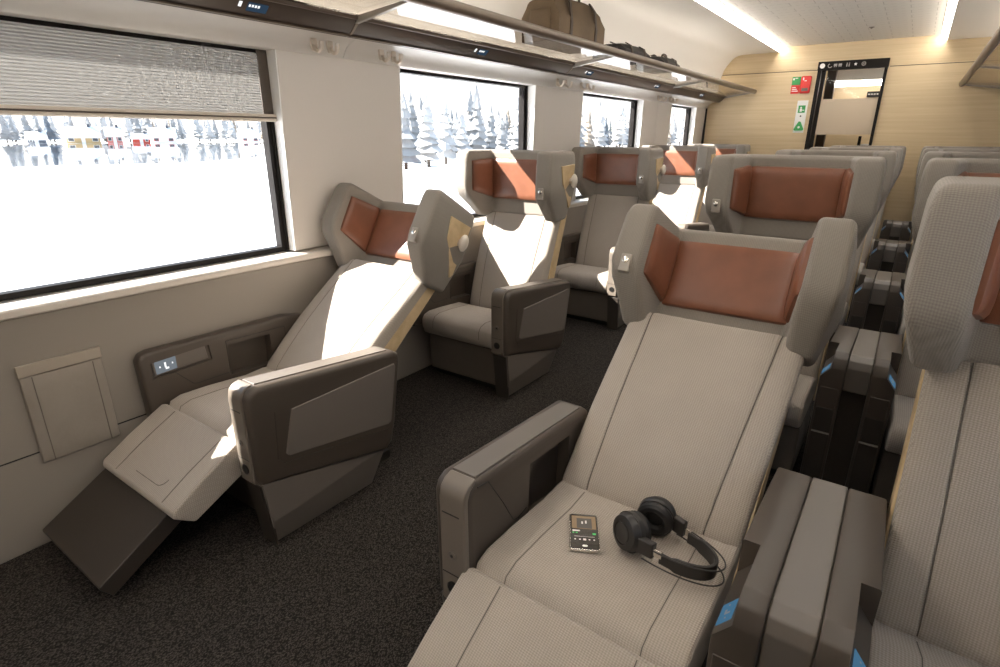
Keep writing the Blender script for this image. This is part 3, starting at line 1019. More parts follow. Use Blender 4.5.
    lev = [  # z, half width, wing front, wing thickness
        (-0.012, 0.272, yi - 0.062, 0.066),
        (0.036, 0.288, yi - 0.118, 0.078),
        (0.098, 0.306, -0.206, 0.090),
        (0.150, 0.315, -0.222, 0.092),
        (0.300, 0.312, -0.212, 0.090),
        (0.343, 0.304, -0.200, 0.086)]
    secs = []
    for z, W, yf, tk in lev:
        k = min(1.0, max(0.0, (z + 0.012) / 0.152))
        xi = 0.188
        y_b = yb - 0.012 * (1 - k)
        ins = yi if z < 0.29 else yi - 0.004
        outer = [(-W, yf), (-W - 0.002, (yf + yi) / 2), (-W + 0.000, yi + 0.02), (-W + 0.004, y_b), (-xi * 0.6, y_b), (0, y_b), (xi * 0.6, y_b), (W - 0.004, y_b), (W - 0.000, yi + 0.02), (W + 0.002, (yf + yi) / 2), (W, yf)]
        inner = [(-W + tk, yf), (-(W - tk) * 0.55 - xi * 0.45, (yf + ins) / 2), (-xi, ins), (-xi * 0.8, ins), (-xi * 0.45, ins), (0, ins), (xi * 0.45, ins), (xi * 0.8, ins), (xi, ins), ((W - tk) * 0.55 + xi * 0.45, (yf + ins) / 2), (W - tk, yf)]
        secs.append((z, outer, inner))
    bm = bmesh.new()
    dz = lambda x, z: (-0.012 if abs(x) > 0.195 and z < 0.0 else 0.0)
    OV = [[bm.verts.new(H(x, y, z + dz(x, z))) for x, y in o_] for z, o_, i_ in secs]
    IV = [[bm.verts.new(H(x, y, z + dz(x, z))) for x, y in i_] for z, o_, i_ in secs]
    nseg = len(OV[0])
    for j in range(len(secs) - 1):
        for i in range(nseg - 1):
            bm.faces.new((OV[j][i], OV[j][i + 1], OV[j + 1][i + 1], OV[j + 1][i]))
            bm.faces.new((IV[j][i + 1], IV[j][i], IV[j + 1][i], IV[j + 1][i + 1]))
        bm.faces.new((IV[j][0], OV[j][0], OV[j + 1][0], IV[j + 1][0]))
        bm.faces.new((OV[j][-1], IV[j][-1], IV[j + 1][-1], OV[j + 1][-1]))
    for j in (0, -1):
        for i in range(nseg - 1):
            bm.faces.new((OV[j][i], OV[j][i + 1], IV[j][i + 1], IV[j][i]))
    hr = obj('headrest', bm, 'head_fabric', root, bevel=0.030, seg=4, ang=32)
    # leather pads
    d_ = yi
    obj('leather_pad', pillow(H(-0.187, d_, 0.075), H(0.187, d_, 0.075), H(0.187, d_, 0.297), H(-0.187, d_, 0.297), 0.022, 16, 12, 10), 'leather', hr)
    for sgn in (-1, 1):
        xa, xb = 0.188 * sgn, 0.218 * sgn
        A0, A1 = H(xa, d_ - 0.006, 0.080), H(xa, d_ - 0.006, 0.300)
        B0, B1 = H(xb, -0.178, 0.125), H(xb, -0.178, 0.288)
        if sgn < 0:
            bmp = pillow(B0, A0, A1, B1, 0.020, 12, 12, 8)
        else:
            bmp = pillow(A0, B0, B1, A1, 0.020, 12, 12, 8)
        obj('leather_pad', bmp, 'leather', hr)
    # reading light on the aisle wing
    sg = aisle
    bm = bmesh.new()
    add_box(bm, sg * 0.262 - 0.017, sg * 0.262 + 0.017, -0.2265, -0.205, 0.108, 0.165, lambda p: H(p.x, p.y, p.z))
    rl = obj('reading_light', bm, 'plastic_cap', hr, bevel=0.004)
    obj('light_lens', lathe([(0.0105, -0.004), (0.0105, 0.003), (0.007, 0.005)], lambda p: H(sg * 0.262 + p.x, -0.2255 - p.z, 0.145 + p.y), 14), 'chrome', rl)
    # wood inlay and coat knob on the outside of the aisle wing
    xo = 0.3125
    def Wz(z):
        for (z0, w0, *_r), (z1, w1, *_q) in zip(lev, lev[1:]):
            if z <= z1:
                return w0 + (w1 - w0) * (z - z0) / (z1 - z0)
        return lev[-1][1]
    poly = [(-0.108, 0.268), (0.030, 0.276), (0.030, 0.060), (0.022, 0.046), (-0.092, 0.180)]
    wd = obj('wood_inlay', loft([[H(sg * (Wz(z) + o_), y, z) for y, z in poly] for o_ in (-0.014, 0.0070)]), 'wood_seat', hr, bevel=0.0012)
    kn = obj('coat_knob', lathe([(0.012, -0.004), (0.012, 0.010), (0.022, 0.014), (0.029, 0.022), (0.029, 0.028), (0.022, 0.036), (0.010, 0.040)], lambda p: H(sg * (xo + 0.003 + p.z), -0.012 + p.x * 0.80, 0.192 + p.y * 1.25), 20), 'knob', hr)
    # --- armrests
    for side, kind in arms.items():
        if kind == 'aisle':
            aisle_arm(root, side)
        elif kind == 'wall':
            wall_arm(root, side)
    return root

def aisle_arm(root, sd):
    XI, XO = 0.240, 0.338
    toe = lambda y: 0.020 * max(0.0, y) / 0.58
    out = [(-0.008, 0.246), (-0.018, 0.270), (-0.020, 0.545), (-0.008, 0.568), (0.017, 0.579), (0.560, 0.527), (0.582, 0.512), (0.586, 0.480), (0.545, 0.235), (0.525, 0.165), (0.490, 0.138), (0.090, 0.228)]
    bm = bmesh.new()
    add_loft(bm, [[(sd * (XI + toe(y) * 0.6), y, z) for y, z in out], [(sd * (XO + toe(y)), y, z) for y, z in out]])
    arm = obj('armrest', bm, 'plastic_taupe', root, bevel=0.020, seg=4, ang=60)
    # storage pocket cut into the inner face
    bmc = bmesh.new()
    rc = [(0.235, 0.335), (0.240, 0.505), (0.455, 0.486), (0.450, 0.300)]
    add_loft(bmc, [[(sd * (XI - 0.03), y, z) for y, z in rc], [(sd * (XI + 0.045), y, z) for y, z in rc]])
    cut(arm, bmc)
    pkt = [(0.232, 0.332), (0.237, 0.508), (0.458, 0.489), (0.453, 0.297)]
    obj('pocket_liner', loft([[(sd * (XI + 0.046), y, z) for y, z in rc], [(sd * (XI + 0.044), y, z) for y, z in rc]]), 'plastic_dark', arm, smooth=False)
    # lid groove on the inner face
    g = [(0.018, 0.5620), (0.058, 0.556), (0.120, 0.462), (0.165, 0.385), (0.185, 0.378), (0.226, 0.384)]
    obj('lid_groove', tube([(sd * (XI + toe(y) * 0.6 + 0.0002), y, z) for y, z in g], 0.0016, 6), 'black', arm)
    # outer padded panel
    pn = [(0.155, 0.470), (0.552, 0.470), (0.545, 0.40), (0.520, 0.268), (0.145, 0.308), (0.122, 0.330)]
    pn = [(0.118, 0.468), (0.550, 0.482), (0.556, 0.47), (0.520, 0.258), (0.505, 0.248), (0.092, 0.312), (0.080, 0.326)]
    obj('side_panel', loft([[(sd * (XO + toe(y) - 0.006), y, z) for y, z in pn], [(sd * (XO + toe(y) + 0.003), y, z) for y, z in pn]]), 'plastic_side', arm, bevel=0.003)
    pg = [(0.062, 0.480), (0.052, 0.318), (0.070, 0.296), (0.515, 0.226)]
    obj('panel_groove', tube([(sd * (XO + toe(y) - 0.0002), y, z) for y, z in pg], 0.0016, 6), 'plastic_dark', arm)
    # top strip
    ts = lambda y: 0.579 + (0.527 - 0.579) * (y - 0.017) / 0.543
    st = [(y, ts(y)) for y in (0.024, 0.30, 0.545)]
    obj('top_strip', loft([[(sd * (XI + 0.012 + toe(y) * 0.8), y, z - 0.006), (sd * (XO - 0.024 + toe(y) * 0.8), y, z - 0.006), (sd * (XO - 0.024 + toe(y) * 0.8), y, z + 0.0035), (sd * (XI + 0.012 + toe(y) * 0.8), y, z + 0.0035)] for y, z in st]), 'plastic_mid', arm, bevel=0.0015)
    # front cap with socket and button
    cp = [(y - 0.018, z + 0.0015) for y, z in ((0.036, 0.5815), (0.012, 0.5745), (-0.003, 0.560), (-0.008, 0.535), (-0.007, 0.255), (0.006, 0.244), (0.012, 0.262), (0.008, 0.535), (0.016, 0.558), (0.036, 0.572))]
    cap = obj('end_cap', prism(cp, sd * (XI + 0.004), sd * (XI + 0.074)), 'cap_taupe', arm, bevel=0.004, ang=45)
    xc = sd * (XI + 0.040)
    Tf = lambda zc: (lambda p: Vector((xc + p.x, -0.0255 - p.z, zc + p.y)))
    obj('socket', lathe([(0.0175, -0.003), (0.0175, 0.002), (0.0145, 0.003), (0.0145, 0.0010)], Tf(0.300), 20), 'black', cap)
    rb = obj('button', lathe([(0.011, -0.003), (0.011, 0.0022), (0.009, 0.003)], Tf(0.392), 16), 'plastic_mid', cap)
    obj('button_mark', lathe([(0.004, 0.002), (0.004, 0.0036)], Tf(0.392), 10), 'black', rb)
    obj('cap_line', box(xc - 0.030, xc + 0.030, -0.0266, -0.0246, 0.337, 0.3385), 'black', cap, smooth=False)
    obj('cap_line', box(xc - 0.026, xc + 0.022, -0.0272, -0.0250, 0.500, 0.5025), 'black', cap, smooth=False)
    # lower side panel down to the floor
    def lay(xa, pts): return [(sd * x, y, z) for x, (y, z) in zip(xa, pts)]
    top = [(-0.010, 0.252), (0.085, 0.230), (0.480, 0.145), (0.520, 0.170)]
    mid = [(0.006, 0.105), (0.120, 0.112), (0.455, 0.142), (0.500, 0.140)]
    bot = [(0.016, 0.004), (0.120, 0.004), (0.420, 0.004), (0.440, 0.004)]
    xo_t, xo_m, xo_b = [0.334, 0.332, 0.336, 0.336], [0.336, 0.338, 0.338, 0.334], [0.306, 0.308, 0.312, 0.312]
    xi_ = [0.246] * 4
    bm = bmesh.new()
    rows_o = [[bm.verts.new(p) for p in lay(xx, pp)] for xx, pp in ((xo_t, top), (xo_m, mid), (xo_b, bot))]
    rows_i = [[bm.verts.new(p) for p in lay(xi_, pp)] for pp in (top, mid, bot)]
    for j in range(2):
        for i in range(3):
            bm.faces.new((rows_o[j][i], rows_o[j][i + 1], rows_o[j + 1][i + 1], rows_o[j + 1][i]))
            bm.faces.new((rows_i[j][i + 1], rows_i[j][i], rows_i[j + 1][i], rows_i[j + 1][i + 1]))
        bm.faces.new((rows_i[j][0], rows_o[j][0], rows_o[j + 1][0], rows_i[j + 1][0]))
        bm.faces.new((rows_o[j][3], rows_i[j][3], rows_i[j + 1][3], rows_o[j + 1][3]))
    for j in (0, 2):
        for i in range(3):
            bm.faces.new((rows_o[j][i], rows_o[j][i + 1], rows_i[j][i + 1], rows_i[j][i]))
    obj('side_leg', bm, 'plastic_side', root, bevel=0.004, ang=6)
    obj('leg_front', prism([(-0.015, 0.243), (0.001, 0.105), (0.012, 0.005), (0.019, 0.005), (0.015, 0.105), (-0.003, 0.243)], sd * 0.248, sd * 0.326), 'plastic_dark', root, bevel=0.002)

def wall_arm(root, sd):
    XI, XO = 0.250, 0.304
    out = [(-0.055, 0.300), (-0.060, 0.538), (-0.045, 0.562), (-0.015, 0.567), (0.52, 0.563), (0.62, 0.545), (0.62, 0.300)]
    arm = obj('wall_armrest', prism(out, sd * XI, sd * XO), 'plastic_taupe', root, bevel=0.012, seg=3, ang=40)
    rc = [(0.255, 0.385), (0.258, 0.510), (0.440, 0.505), (0.440, 0.375)]
    bmc = bmesh.new()
    add_loft(bmc, [[(sd * (XI - 0.03), y, z) for y, z in rc], [(sd * (XI + 0.042), y, z) for y, z in rc]])
    cut(arm, bmc)
    bmc = bmesh.new()
    cs = [(-0.025, 0.466), (-0.028, 0.526), (0.185, 0.534), (0.190, 0.474)]
    add_loft(bmc, [[(sd * (XI - 0.03), y, z) for y, z in cs], [(sd * (XI + 0.008), y, z) for y, z in cs]])
    cut(arm, bmc)
    st = [(-0.018, 0.474), (-0.020, 0.528), (0.172, 0.536), (0.178, 0.482)]
    pn = obj('control_strip', loft([[(sd * (XI + 0.003), y, z) for y, z in st], [(sd * (XI + 0.010), y, z) for y, z in st]]), 'plastic_mid', arm, bevel=0.003)
    sc = obj('touch_screen', loft([[(sd * (XI + 0.001), y, z) for y, z in ((-0.010, 0.478), (-0.012, 0.525), (0.062, 0.528), (0.062, 0.481))], [(sd * (XI + 0.006), y, z) for y, z in ((-0.010, 0.478), (-0.012, 0.525), (0.062, 0.528), (0.062, 0.481))]]), 'screen_grey', arm, bevel=0.002)
    for (y0, y1, z0, z1) in ((0.020, 0.026, 0.497, 0.516), (0.022, 0.034, 0.490, 0.497), (0.002, 0.006, 0.500, 0.506), (0.046, 0.050, 0.504, 0.510)):
        obj('icon', loft([[(sd * (XI - 0.0002), y, z) for y, z in ((y0, z0), (y1, z0), (y1, z1), (y0, z1))], [(sd * (XI + 0.002), y, z) for y, z in ((y0, z0), (y1, z0), (y1, z1), (y0, z1))]]), 'icon_white', sc, smooth=False)
    g = [(0.050, 0.468), (0.105, 0.405), (0.118, 0.400), (0.245, 0.400)]
    obj('lid_groove', tube([(sd * XI, y, z) for y, z in g], 0.0015, 6), 'black', arm)
    obj('lid_groove', tube([(sd * XI, y, z) for y, z in ((0.252, 0.395), (0.252, 0.528), (0.510, 0.520), (0.515, 0.40), (0.480, 0.375))], 0.0013, 6), 'black', arm)

ROWS = [0.80, 2.145, 3.490, 4.835, 6.180]
CXL, CXC, CXR = -1.795, -0.395, 0.347
seatA = make_seat(+1, True, {+1: 'aisle', -1: 'wall'})
seatA.location = (CXL, ROWS[0], 0)
seatB = make_seat(-1, True, {-1: 'aisle'})
seatB.location = (CXC, ROWS[0], 0)
seatL = make_seat(+1, False, {+1: 'aisle', -1: 'wall'})
seatC = make_seat(-1, False, {-1: 'aisle'})
seatR = make_seat(+1, False, {+1: 'aisle'})
tag(seatA, 'reclined grey single seat with leg rest and dark foot rest out, beside the wall pocket', 'seat', 'single window seats')
tag(seatB, 'reclined grey seat with headphones and a phone lying on its cushion', 'seat', 'aisle seats of the pairs')
LL = ['upright grey single window seat directly behind the reclined one, sun on its backrest',
      'upright grey single window seat third from the wall pocket, backrest in shade',
      'upright grey single window seat fourth from the wall pocket, sun on its leather headrest',
      'last grey single window seat beside the wood-veneered end wall']
LC = ['upright grey aisle seat directly behind the reclined seat with headphones',
      'grey aisle seat second behind the reclined seat with headphones',
      'grey aisle seat third behind the reclined seat with headphones',
      'last grey aisle seat in front of the glass door']
LR = ['upright grey seat across the console from the seat with headphones',
      'grey seat directly behind the one across the console from the headphones',
      'grey outer seat second behind the one across the console from the headphones',
      'grey outer seat third behind the one across the console from the headphones',
      'last grey outer seat of the pairs before the end wall']
for i, y in enumerate(ROWS[1:]):
    o = seatL if i == 0 else copy_tree(seatL)
    o.location = (CXL, y, 0)
    tag(o, LL[i], 'seat', 'single window seats')
    o = seatC if i == 0 else copy_tree(seatC)
    o.location = (CXC, y, 0)
    tag(o, LC[i], 'seat', 'aisle seats of the pairs')
for i, y in enumerate(ROWS):
    o = seatR if i == 0 else copy_tree(seatR)
    o.location = (CXR, y, 0)
    tag(o, LR[i], 'seat', 'outer seats of the pairs')

# ------------------------------------------------------------------ consoles between the pairs
def make_console():
    root = empty('seat_console', (0, 0, 0))
    top = lambda y: 0.577 - 0.055 * y / 0.58
    for sd in (-1, 1):
        out = [(0.020, 0.04), (0.004, 0.455), (0.004, 0.520), (0.016, 0.556), (0.045, top(0.045)), (0.555, top(0.555)), (0.585, 0.505), (0.592, 0.470), (0.560, 0.04)]
        arm = obj('console_arm', prism(out, sd * 0.0375, sd * 0.112), 'plastic_taupe', root, bevel=0.005, seg=2, ang=12)
        bmc = bmesh.new()
        nt = [(0.02, 0.385), (0.02, 0.66), (0.150, 0.66), (0.225, 0.385)]
        nt = [(0.078, 0.66), (0.082, 0.520), (0.150, 0.430), (0.150, 0.66)]
        xa = lambda z: 0.078 if z > 0.5 else 0.086
        add_loft(bmc, [[(sd * x, yq, z) for x, z in nt] for yq in (-0.05, 0.185)])
        cut(arm, bmc)
        sl = lambda t, o_: (0.082 + 0.030 * t + 0.80 * o_, 0.520 - 0.0397 * t + 0.60 * o_)   # on the sloping floor of the recess
        def slab(t0, t1, ya, yb_, oa, ob):
            return loft([[(sd * x, y, z) for x, z in (sl(t0, oa), sl(t1, oa), sl(t1, ob), sl(t0, ob))] for y in (ya, yb_)])
        sc = obj('touch_screen', slab(0.20, 0.92, 0.026, 0.080, -0.001, 0.0012), 'screen_blue', arm, smooth=False)
        for (ya, yb_, t0, t1) in ((0.046, 0.058, 0.56, 0.64), (0.046, 0.050, 0.38, 0.56), (0.034, 0.037, 0.50, 0.56), (0.068, 0.071, 0.50, 0.56)):
            obj('icon', slab(t0, t1, ya, yb_, 0.0005, 0.0020), 'screen_grey', sc, smooth=False)
        # front trays
        for (z0, z1) in ((0.060, 0.262), (0.272, 0.365), (0.369, 0.446)):
            yA = lambda z: 0.020 - 0.014 * (z - 0.04) / 0.415
            obj('front_panel', loft([[(sd * x, yA(z) - o_, z) for x, z in ((0.047, z0), (0.104, z0), (0.104, z1), (0.047, z1))] for o_ in (-0.002, 0.004)]), 'plastic_dark' if z1 < 0.4 else 'plastic_taupe', arm, bevel=0.002)
        obj('tray_edge', box(sd * 0.075 - 0.029, sd * 0.075 + 0.029, 0.0065, 0.014, 0.2645, 0.2695), 'plastic_cap', arm, smooth=False)
    mid = [(0.045, 0.04), (0.016, 0.440), (0.014, 0.525), (0.024, 0.552), (0.050, 0.5665), (0.565, 0.520), (0.585, 0.490), (0.560, 0.04)]
    m_ = obj('console_top', prism(mid[1:7] + [(0.575, 0.44)], -0.0368, 0.0368), 'plastic_mid', root, bevel=0.004, ang=12)
    obj('console_core', prism([(0.052, 0.0), (0.046, 0.436), (0.566, 0.436), (0.552, 0.0)], -0.041, 0.041), 'plastic_dark', root, smooth=False)
    return root
con = make_console()
CL = ['taupe and grey console beside the reclined seat with headphones', 'taupe console between the second pair of seats, behind the headphone seat',
      'taupe console between the third pair of seats', 'taupe console between the fourth pair of seats', 'last taupe console nearest the end wall']
for i, y in enumerate(ROWS):
    o = con if i == 0 else copy_tree(con)
    o.location = (-0.015, y, 0)
    tag(o, CL[i], 'console', 'consoles between paired seats')

# ------------------------------------------------------------------ phone and headphones on the reclined seat
def ztop(y):    # top of the reclined cushion at local y
    ps = [(0.045, 0.388), (0.15, 0.386), (0.30, 0.376), (0.375, 0.381)]
    for (a, za), (b, zb_) in zip(ps, ps[1:]):
        if y <= b:
            return za + (zb_ - za) * (y - a) / (b - a)
    return 0.381
px, py = -0.472, 1.020
slope = -math.atan((ztop(py - 0.8 - 0.05) - ztop(py - 0.8 + 0.05)) / 0.1)
root = empty('smartphone', (px, py, ztop(py - 0.8) + 0.0035), 'dark smartphone showing a music player on the reclined seat', 'phone', rz=math.radians(28))
root.rotation_euler = (slope * 0.9, 0, math.radians(29))
def rrect(w, h, r, n=5):
    pts = []
    for (cx_, cy_, a0) in ((w / 2 - r, h / 2 - r, 0), (-w / 2 + r, h / 2 - r, 90), (-w / 2 + r, -h / 2 + r, 180), (w / 2 - r, -h / 2 + r, 270)):
        for k in range(n):
            a = math.radians(a0 + 90 * k / (n - 1))
            pts.append((cx_ + r * math.cos(a), cy_ + r * math.sin(a)))
    return pts
pb = rrect(0.070, 0.138, 0.007)
body = obj('phone_body', loft([[(x, y, z) for x, y in pb] for z in (0.0, 0.0075)]), 'chrome', root, bevel=0.0012)
def flat(name, w, h, cx_, cy_, z0, z1, m, p, r=0.001):
    return obj(name, loft([[(x + cx_, y + cy_, z) for x, y in rrect(w, h, r, 3)] for z in (z0, z1)]), m, p, smooth=False)
scr = flat('screen', 0.066, 0.134, 0, 0, 0.006, 0.0081, 'phone_screen', root, 0.006)
flat('album_art', 0.058, 0.052, 0, 0.034, 0.0078, 0.0083, 'art_gold', scr)
flat('album_art', 0.036, 0.040, 0.001, 0.030, 0.0081, 0.0085, 'art_grey', scr)
flat('art_mark', 0.004, 0.010, -0.004, 0.032, 0.0083, 0.0087, 'icon_print', scr)
flat('art_mark', 0.004, 0.012, 0.005, 0.035, 0.0083, 0.0087, 'icon_print', scr)
flat('title_bar', 0.018, 0.005, -0.019, 0.000, 0.0078, 0.0083, 'icon_print', scr)
flat('title_bar', 0.005, 0.004, -0.026, -0.008, 0.0078, 0.0083, 'phone_green', scr)
flat('title_bar', 0.005, 0.004, -0.018, -0.008, 0.0078, 0.0083, 'phone_green', scr)
flat('heart_mark', 0.008, 0.007, 0.023, -0.010, 0.0078, 0.0083, 'phone_green', scr)
flat('progress_line', 0.048, 0.0012, 0, -0.022, 0.0078, 0.0083, 'icon_print', scr)
for k in range(5):
    flat('player_button', 0.004 if k != 2 else 0.007, 0.004 if k != 2 else 0.007, -0.022 + 0.011 * k, -0.033, 0.0078, 0.0083, 'icon_print', scr)
flat('home_button', 0.012, 0.007, 0, -0.056, 0.0078, 0.0083, 'icon_print', scr, 0.003)

hx, hy = -0.352, 1.083
root = empty('headphones', (hx, hy, ztop(hy - 0.8) + 0.0030), 'black over-ear headphones lying on the reclined seat cushion', 'headphones')
root.rotation_euler = (slope * 0.9, 0, math.radians(-14))
root.scale = (1.1, 1.1, 1.1)
R = 0.041
for sgn in (-1, 1):
    lean = 0.20 * sgn
    def TC(p, sgn=sgn, lean=lean):
        # local z of the lathe -> outward (sgn * y)
        q = Vector((p.x, sgn * p.z, p.y))
        q.rotate(Matrix.Rotation(lean * 0.5, 3, 'X'))
        q.rotate(Matrix.Rotation(0.30 * sgn, 3, 'Z'))
        return q + Vector((0, sgn * 0.046, R + 0.003))
    cup = obj('ear_cup', lathe([(0.030, -0.008), (R - 0.001, -0.006), (R, 0.002), (R, 0.006), (R - 0.003, 0.012), (R - 0.003, 0.015), (R - 0.006, 0.021), (R - 0.012, 0.024), (0.024, 0.025), (0.023, 0.022), (0.005, 0.022)], TC, 32), 'hp_plastic', root)
    obj('cup_face', lathe([(0.0215, 0.020), (0.0215, 0.0245), (0.018, 0.0262), (0.006, 0.0268)], TC, 24), 'hp_face', cup)
    obj('cup_ring', lathe([(R + 0.0008, 0.006), (R + 0.0008, 0.0075), (R - 0.001, 0.0075), (R - 0.001, 0.006)], TC, 32), 'hp_face', cup)
    bm = bmesh.new()
    pts = [TC(Vector((0.029 * math.cos(k * PI / 14), 0.029 * math.sin(k * PI / 14), -0.014))) for k in range(28)]
    add_tube(bm, pts, 0.0115, 10, True)
    obj('ear_cushion', bm, 'hp_cushion', cup)
    # yoke
    a_ = TC(Vector((R - 0.004, 0, 0.004)))
    yk = obj('yoke', box(-0.004, 0.030, -0.008, 0.008, -0.017, 0.017, lambda p, a_=a_: a_ + Vector((p.x * math.cos(0.15) , p.y - sgn * p.x * 0.15, p.z - 0.004))), 'hp_plastic', root, bevel=0.003)
    obj('slider', box(0.028, 0.046, -0.003, 0.003, -0.008, 0.008, lambda p, a_=a_: a_ + Vector((p.x, p.y - sgn * p.x * 0.15, p.z - 0.006))), 'chrome', yk, bevel=0.001)
# headband (padded flat band) and thin steel outer loops
def arc(ax, ay, x0, z, n=25, lim=1.50):
    return [(x0 + ax * math.cos(-lim + 2 * lim * k / (n - 1)), ay * math.sin(-lim + 2 * lim * k / (n - 1)), z) for k in range(n)]
pts = arc(0.093, 0.052, 0.068, 0.030)
secs = []
for i, p in enumerate(pts):
    p = Vector(p)
    t = (Vector(pts[min(i + 1, len(pts) - 1)]) - Vector(pts[max(i - 1, 0)])).normalized()
    nn = Vector((t.y, -t.x, 0))
    h = 0.016 if 2 < i < len(pts) - 3 else 0.012
    secs.append([p - nn * 0.003 + Vector((0, 0, -h)), p + nn * 0.004 + Vector((0, 0, -h)), p + nn * 0.004 + Vector((0, 0, h)), p - nn * 0.003 + Vector((0, 0, h))])
obj('headband', loft(secs), 'hp_plastic', root, bevel=0.002)
obj('steel_loop', tube([(x, y, 0.040 + (x - 0.03) * 0.04) for x, y, z in arc(0.140, 0.060, 0.040, 0.0, 29, 1.55)], 0.0016, 6), 'hp_plastic', root)
obj('steel_loop', tube([(x, y, 0.014) for x, y, z in arc(0.150, 0.064, 0.032, 0.0, 29, 1.50)], 0.0016, 6), 'hp_plastic', root)

# ------------------------------------------------------------------ luggage
def soft_bag(name, label, loc, lx, ly, lz, m, rz=0.0, handles=True, pocket=True):
    root = empty(name, loc, label, 'bag', 'bags on the luggage rack', rz)
    bm = bmesh.new()
    N = 12
    secs = []
    rn = random.Random(int(lx * 1000 + ly * 77))
    for j in range(N + 1):
        v = j / N
        y = ly * (v - 0.5)
        e = (1 - abs(2 * v - 1) ** 6) ** 0.5 if 0 < v < 1 else 0.0
        e = max(e, 0.72)
        sag = 1.0 - 0.10 * math.sin(v * PI * 1.5 + 0.4) * 0.6
        loop = []
        for k in range(20):
            a = 2 * PI * k / 20
            ca, sa = math.cos(a), math.sin(a)
            X_ = math.copysign(abs(ca) ** 0.55, ca) * lx / 2 * (0.92 + 0.08 * e)
            Z_ = math.copysign(abs(sa) ** 0.55, sa) * lz / 2 * e * (sag if sa > 0 else 1.0) + lz / 2 * 1.0
            if sa > 0.3:
                X_ *= 0.78
            loop.append((X_, y, max(0.0, Z_ - (1 - e) * 0.0) if sa > -0.3 else 0.0))
        secs.append(loop)
    b = obj('bag_body', loft(secs), m, root)
    obj('zip', ribbon([(0.0, ly * (v / 10 - 0.5) * 0.92, lz * (1.0 - 0.06 * math.sin(v / 10 * PI * 1.5 + 0.4)) + 0.001) for v in range(11)], 0.012, Vector((1, 0, 0)), 0.002), 'bag_strap', b, smooth=False)
    for v in (-0.27, 0.27):
        loop = [(lx / 2 * 1.0, ly * v, 0.02), (lx / 2 * 1.0 + 0.003, ly * v, lz * 0.4), (lx / 2 * 0.90, ly * v, lz * 0.80), (lx / 2 * 0.6, ly * v, lz * 0.99)]
        obj('strap', ribbon(loop, 0.022, Vector((0, 1, 0)), 0.003), 'bag_strap', b, smooth=False)
    if handles:
        for sx_ in (-1, 1):
            pts = []
            for k in range(13):
                a = PI * k / 12
                pts.append((sx_ * (lx * 0.18 + 0.0 * math.sin(a)), -ly * 0.14 * math.cos(a), lz * 0.95 + min(0.055, lz * 0.24) * math.sin(a) ** 0.7))
            obj('handle', tube(pts, 0.007, 8), 'bag_strap', root)
    if pocket:
        obj('end_pocket', pillow((-lx * 0.3, -ly / 2 * 1.0, lz * 0.15), (lx * 0.3, -ly / 2 * 1.0, lz * 0.15), (lx * 0.25, -ly / 2 * 1.0, lz * 0.65), (-lx * 0.25, -ly / 2 * 1.0, lz * 0.65), 0.02), m, b)
    return root
SZ = lambda x: 1.735 + (x + 1.905) * 0.099 + 0.012
soft_bag('duffel_bag', 'olive brown duffel bag with two handles on the luggage rack', (-1.765, 3.13, SZ(-1.72)), 0.24, 0.54, 0.235, 'bag_olive')
soft_bag('travel_bag', 'flat dark bag lying between duffel bag and black case', (-1.765, 3.93, SZ(-1.72)), 0.24, 0.42, 0.100, 'bag_black', handles=False)
soft_bag('camera_case', 'small black case with handle, nearest the end wall on the rack', (-1.765, 4.62, SZ(-1.72)), 0.22, 0.36, 0.095, 'bag_black', handles=True, pocket=False)
soft_bag('weekend_bag', 'light brown bag seen through the glass shelf above the blind-covered window', (-1.765, 1.35, SZ(-1.72)), 0.24, 0.50, 0.21, 'bag_brown')

# ------------------------------------------------------------------ outdoors
GZ = -1.20
g = obj('ground', box(-700, 60, -400, 600, GZ - 1.0, GZ), 'snow', smooth=False); struct(g)
lake_pts = [(-60, -120), (-58, 0), (-60, 19), (-57, 29), (-66, 42), (-80, 52), (-110, 66), (-150, 95), (-185, 125), (-214, 190), (-216, 60), (-210, -120)]
lk = obj('lake', loft([[(x, y, z) for x, y in lake_pts] for z in (GZ - 0.02, GZ + 0.02)]), 'ice', smooth=False)
struct(lk)

def tree_mesh(kind, seed):
    rn = random.Random(seed)
    bm = bmesh.new()
    tiers = 9
    for t in range(tiers):
        z0 = 0.10 + 0.86 * t / tiers
        r0 = 0.20 * (1 - t / (tiers + 0.6)) * rn.uniform(0.85, 1.15)
        z1 = z0 + 0.20
        n = 9
        base, c = [], bm.verts.new((rn.uniform(-.01, .01), rn.uniform(-.01, .01), min(z1, 1.0)))
        for k in range(n):
            a = 2 * PI * k / n + rn.uniform(-0.2, 0.2)
            rr = r0 * rn.uniform(0.65, 1.2)
            base.append(bm.verts.new((rr * math.cos(a), rr * math.sin(a), z0 + rn.uniform(-0.03, 0.02))))
        inner = bm.verts.new((0, 0, z0 + 0.04))
        for k in range(n):
            bm.faces.new((base[k], base[(k + 1) % n], c))
            bm.faces.new((base[(k + 1) % n], base[k], inner))
    return bm
def make_tree(m, seed):
    root = empty('snowy_conifer', (0, 0, 0))
    obj('foliage', tree_mesh(m, seed), m, root, smooth=False)
    obj('trunk', lathe([(0.022, 0.0), (0.018, 0.3), (0.006, 0.8)], n=6), 'bark', root)
    return root
protos = [make_tree('foliage_grey', 1), make_tree('foliage_dark', 2), make_tree('foliage_pale', 3), make_tree('foliage_warm', 4)]
used = [False] * 4
KN = ['grey frosted conifer', 'dark blue-green conifer', 'pale snow-covered conifer', 'brownish conifer']
spots = []
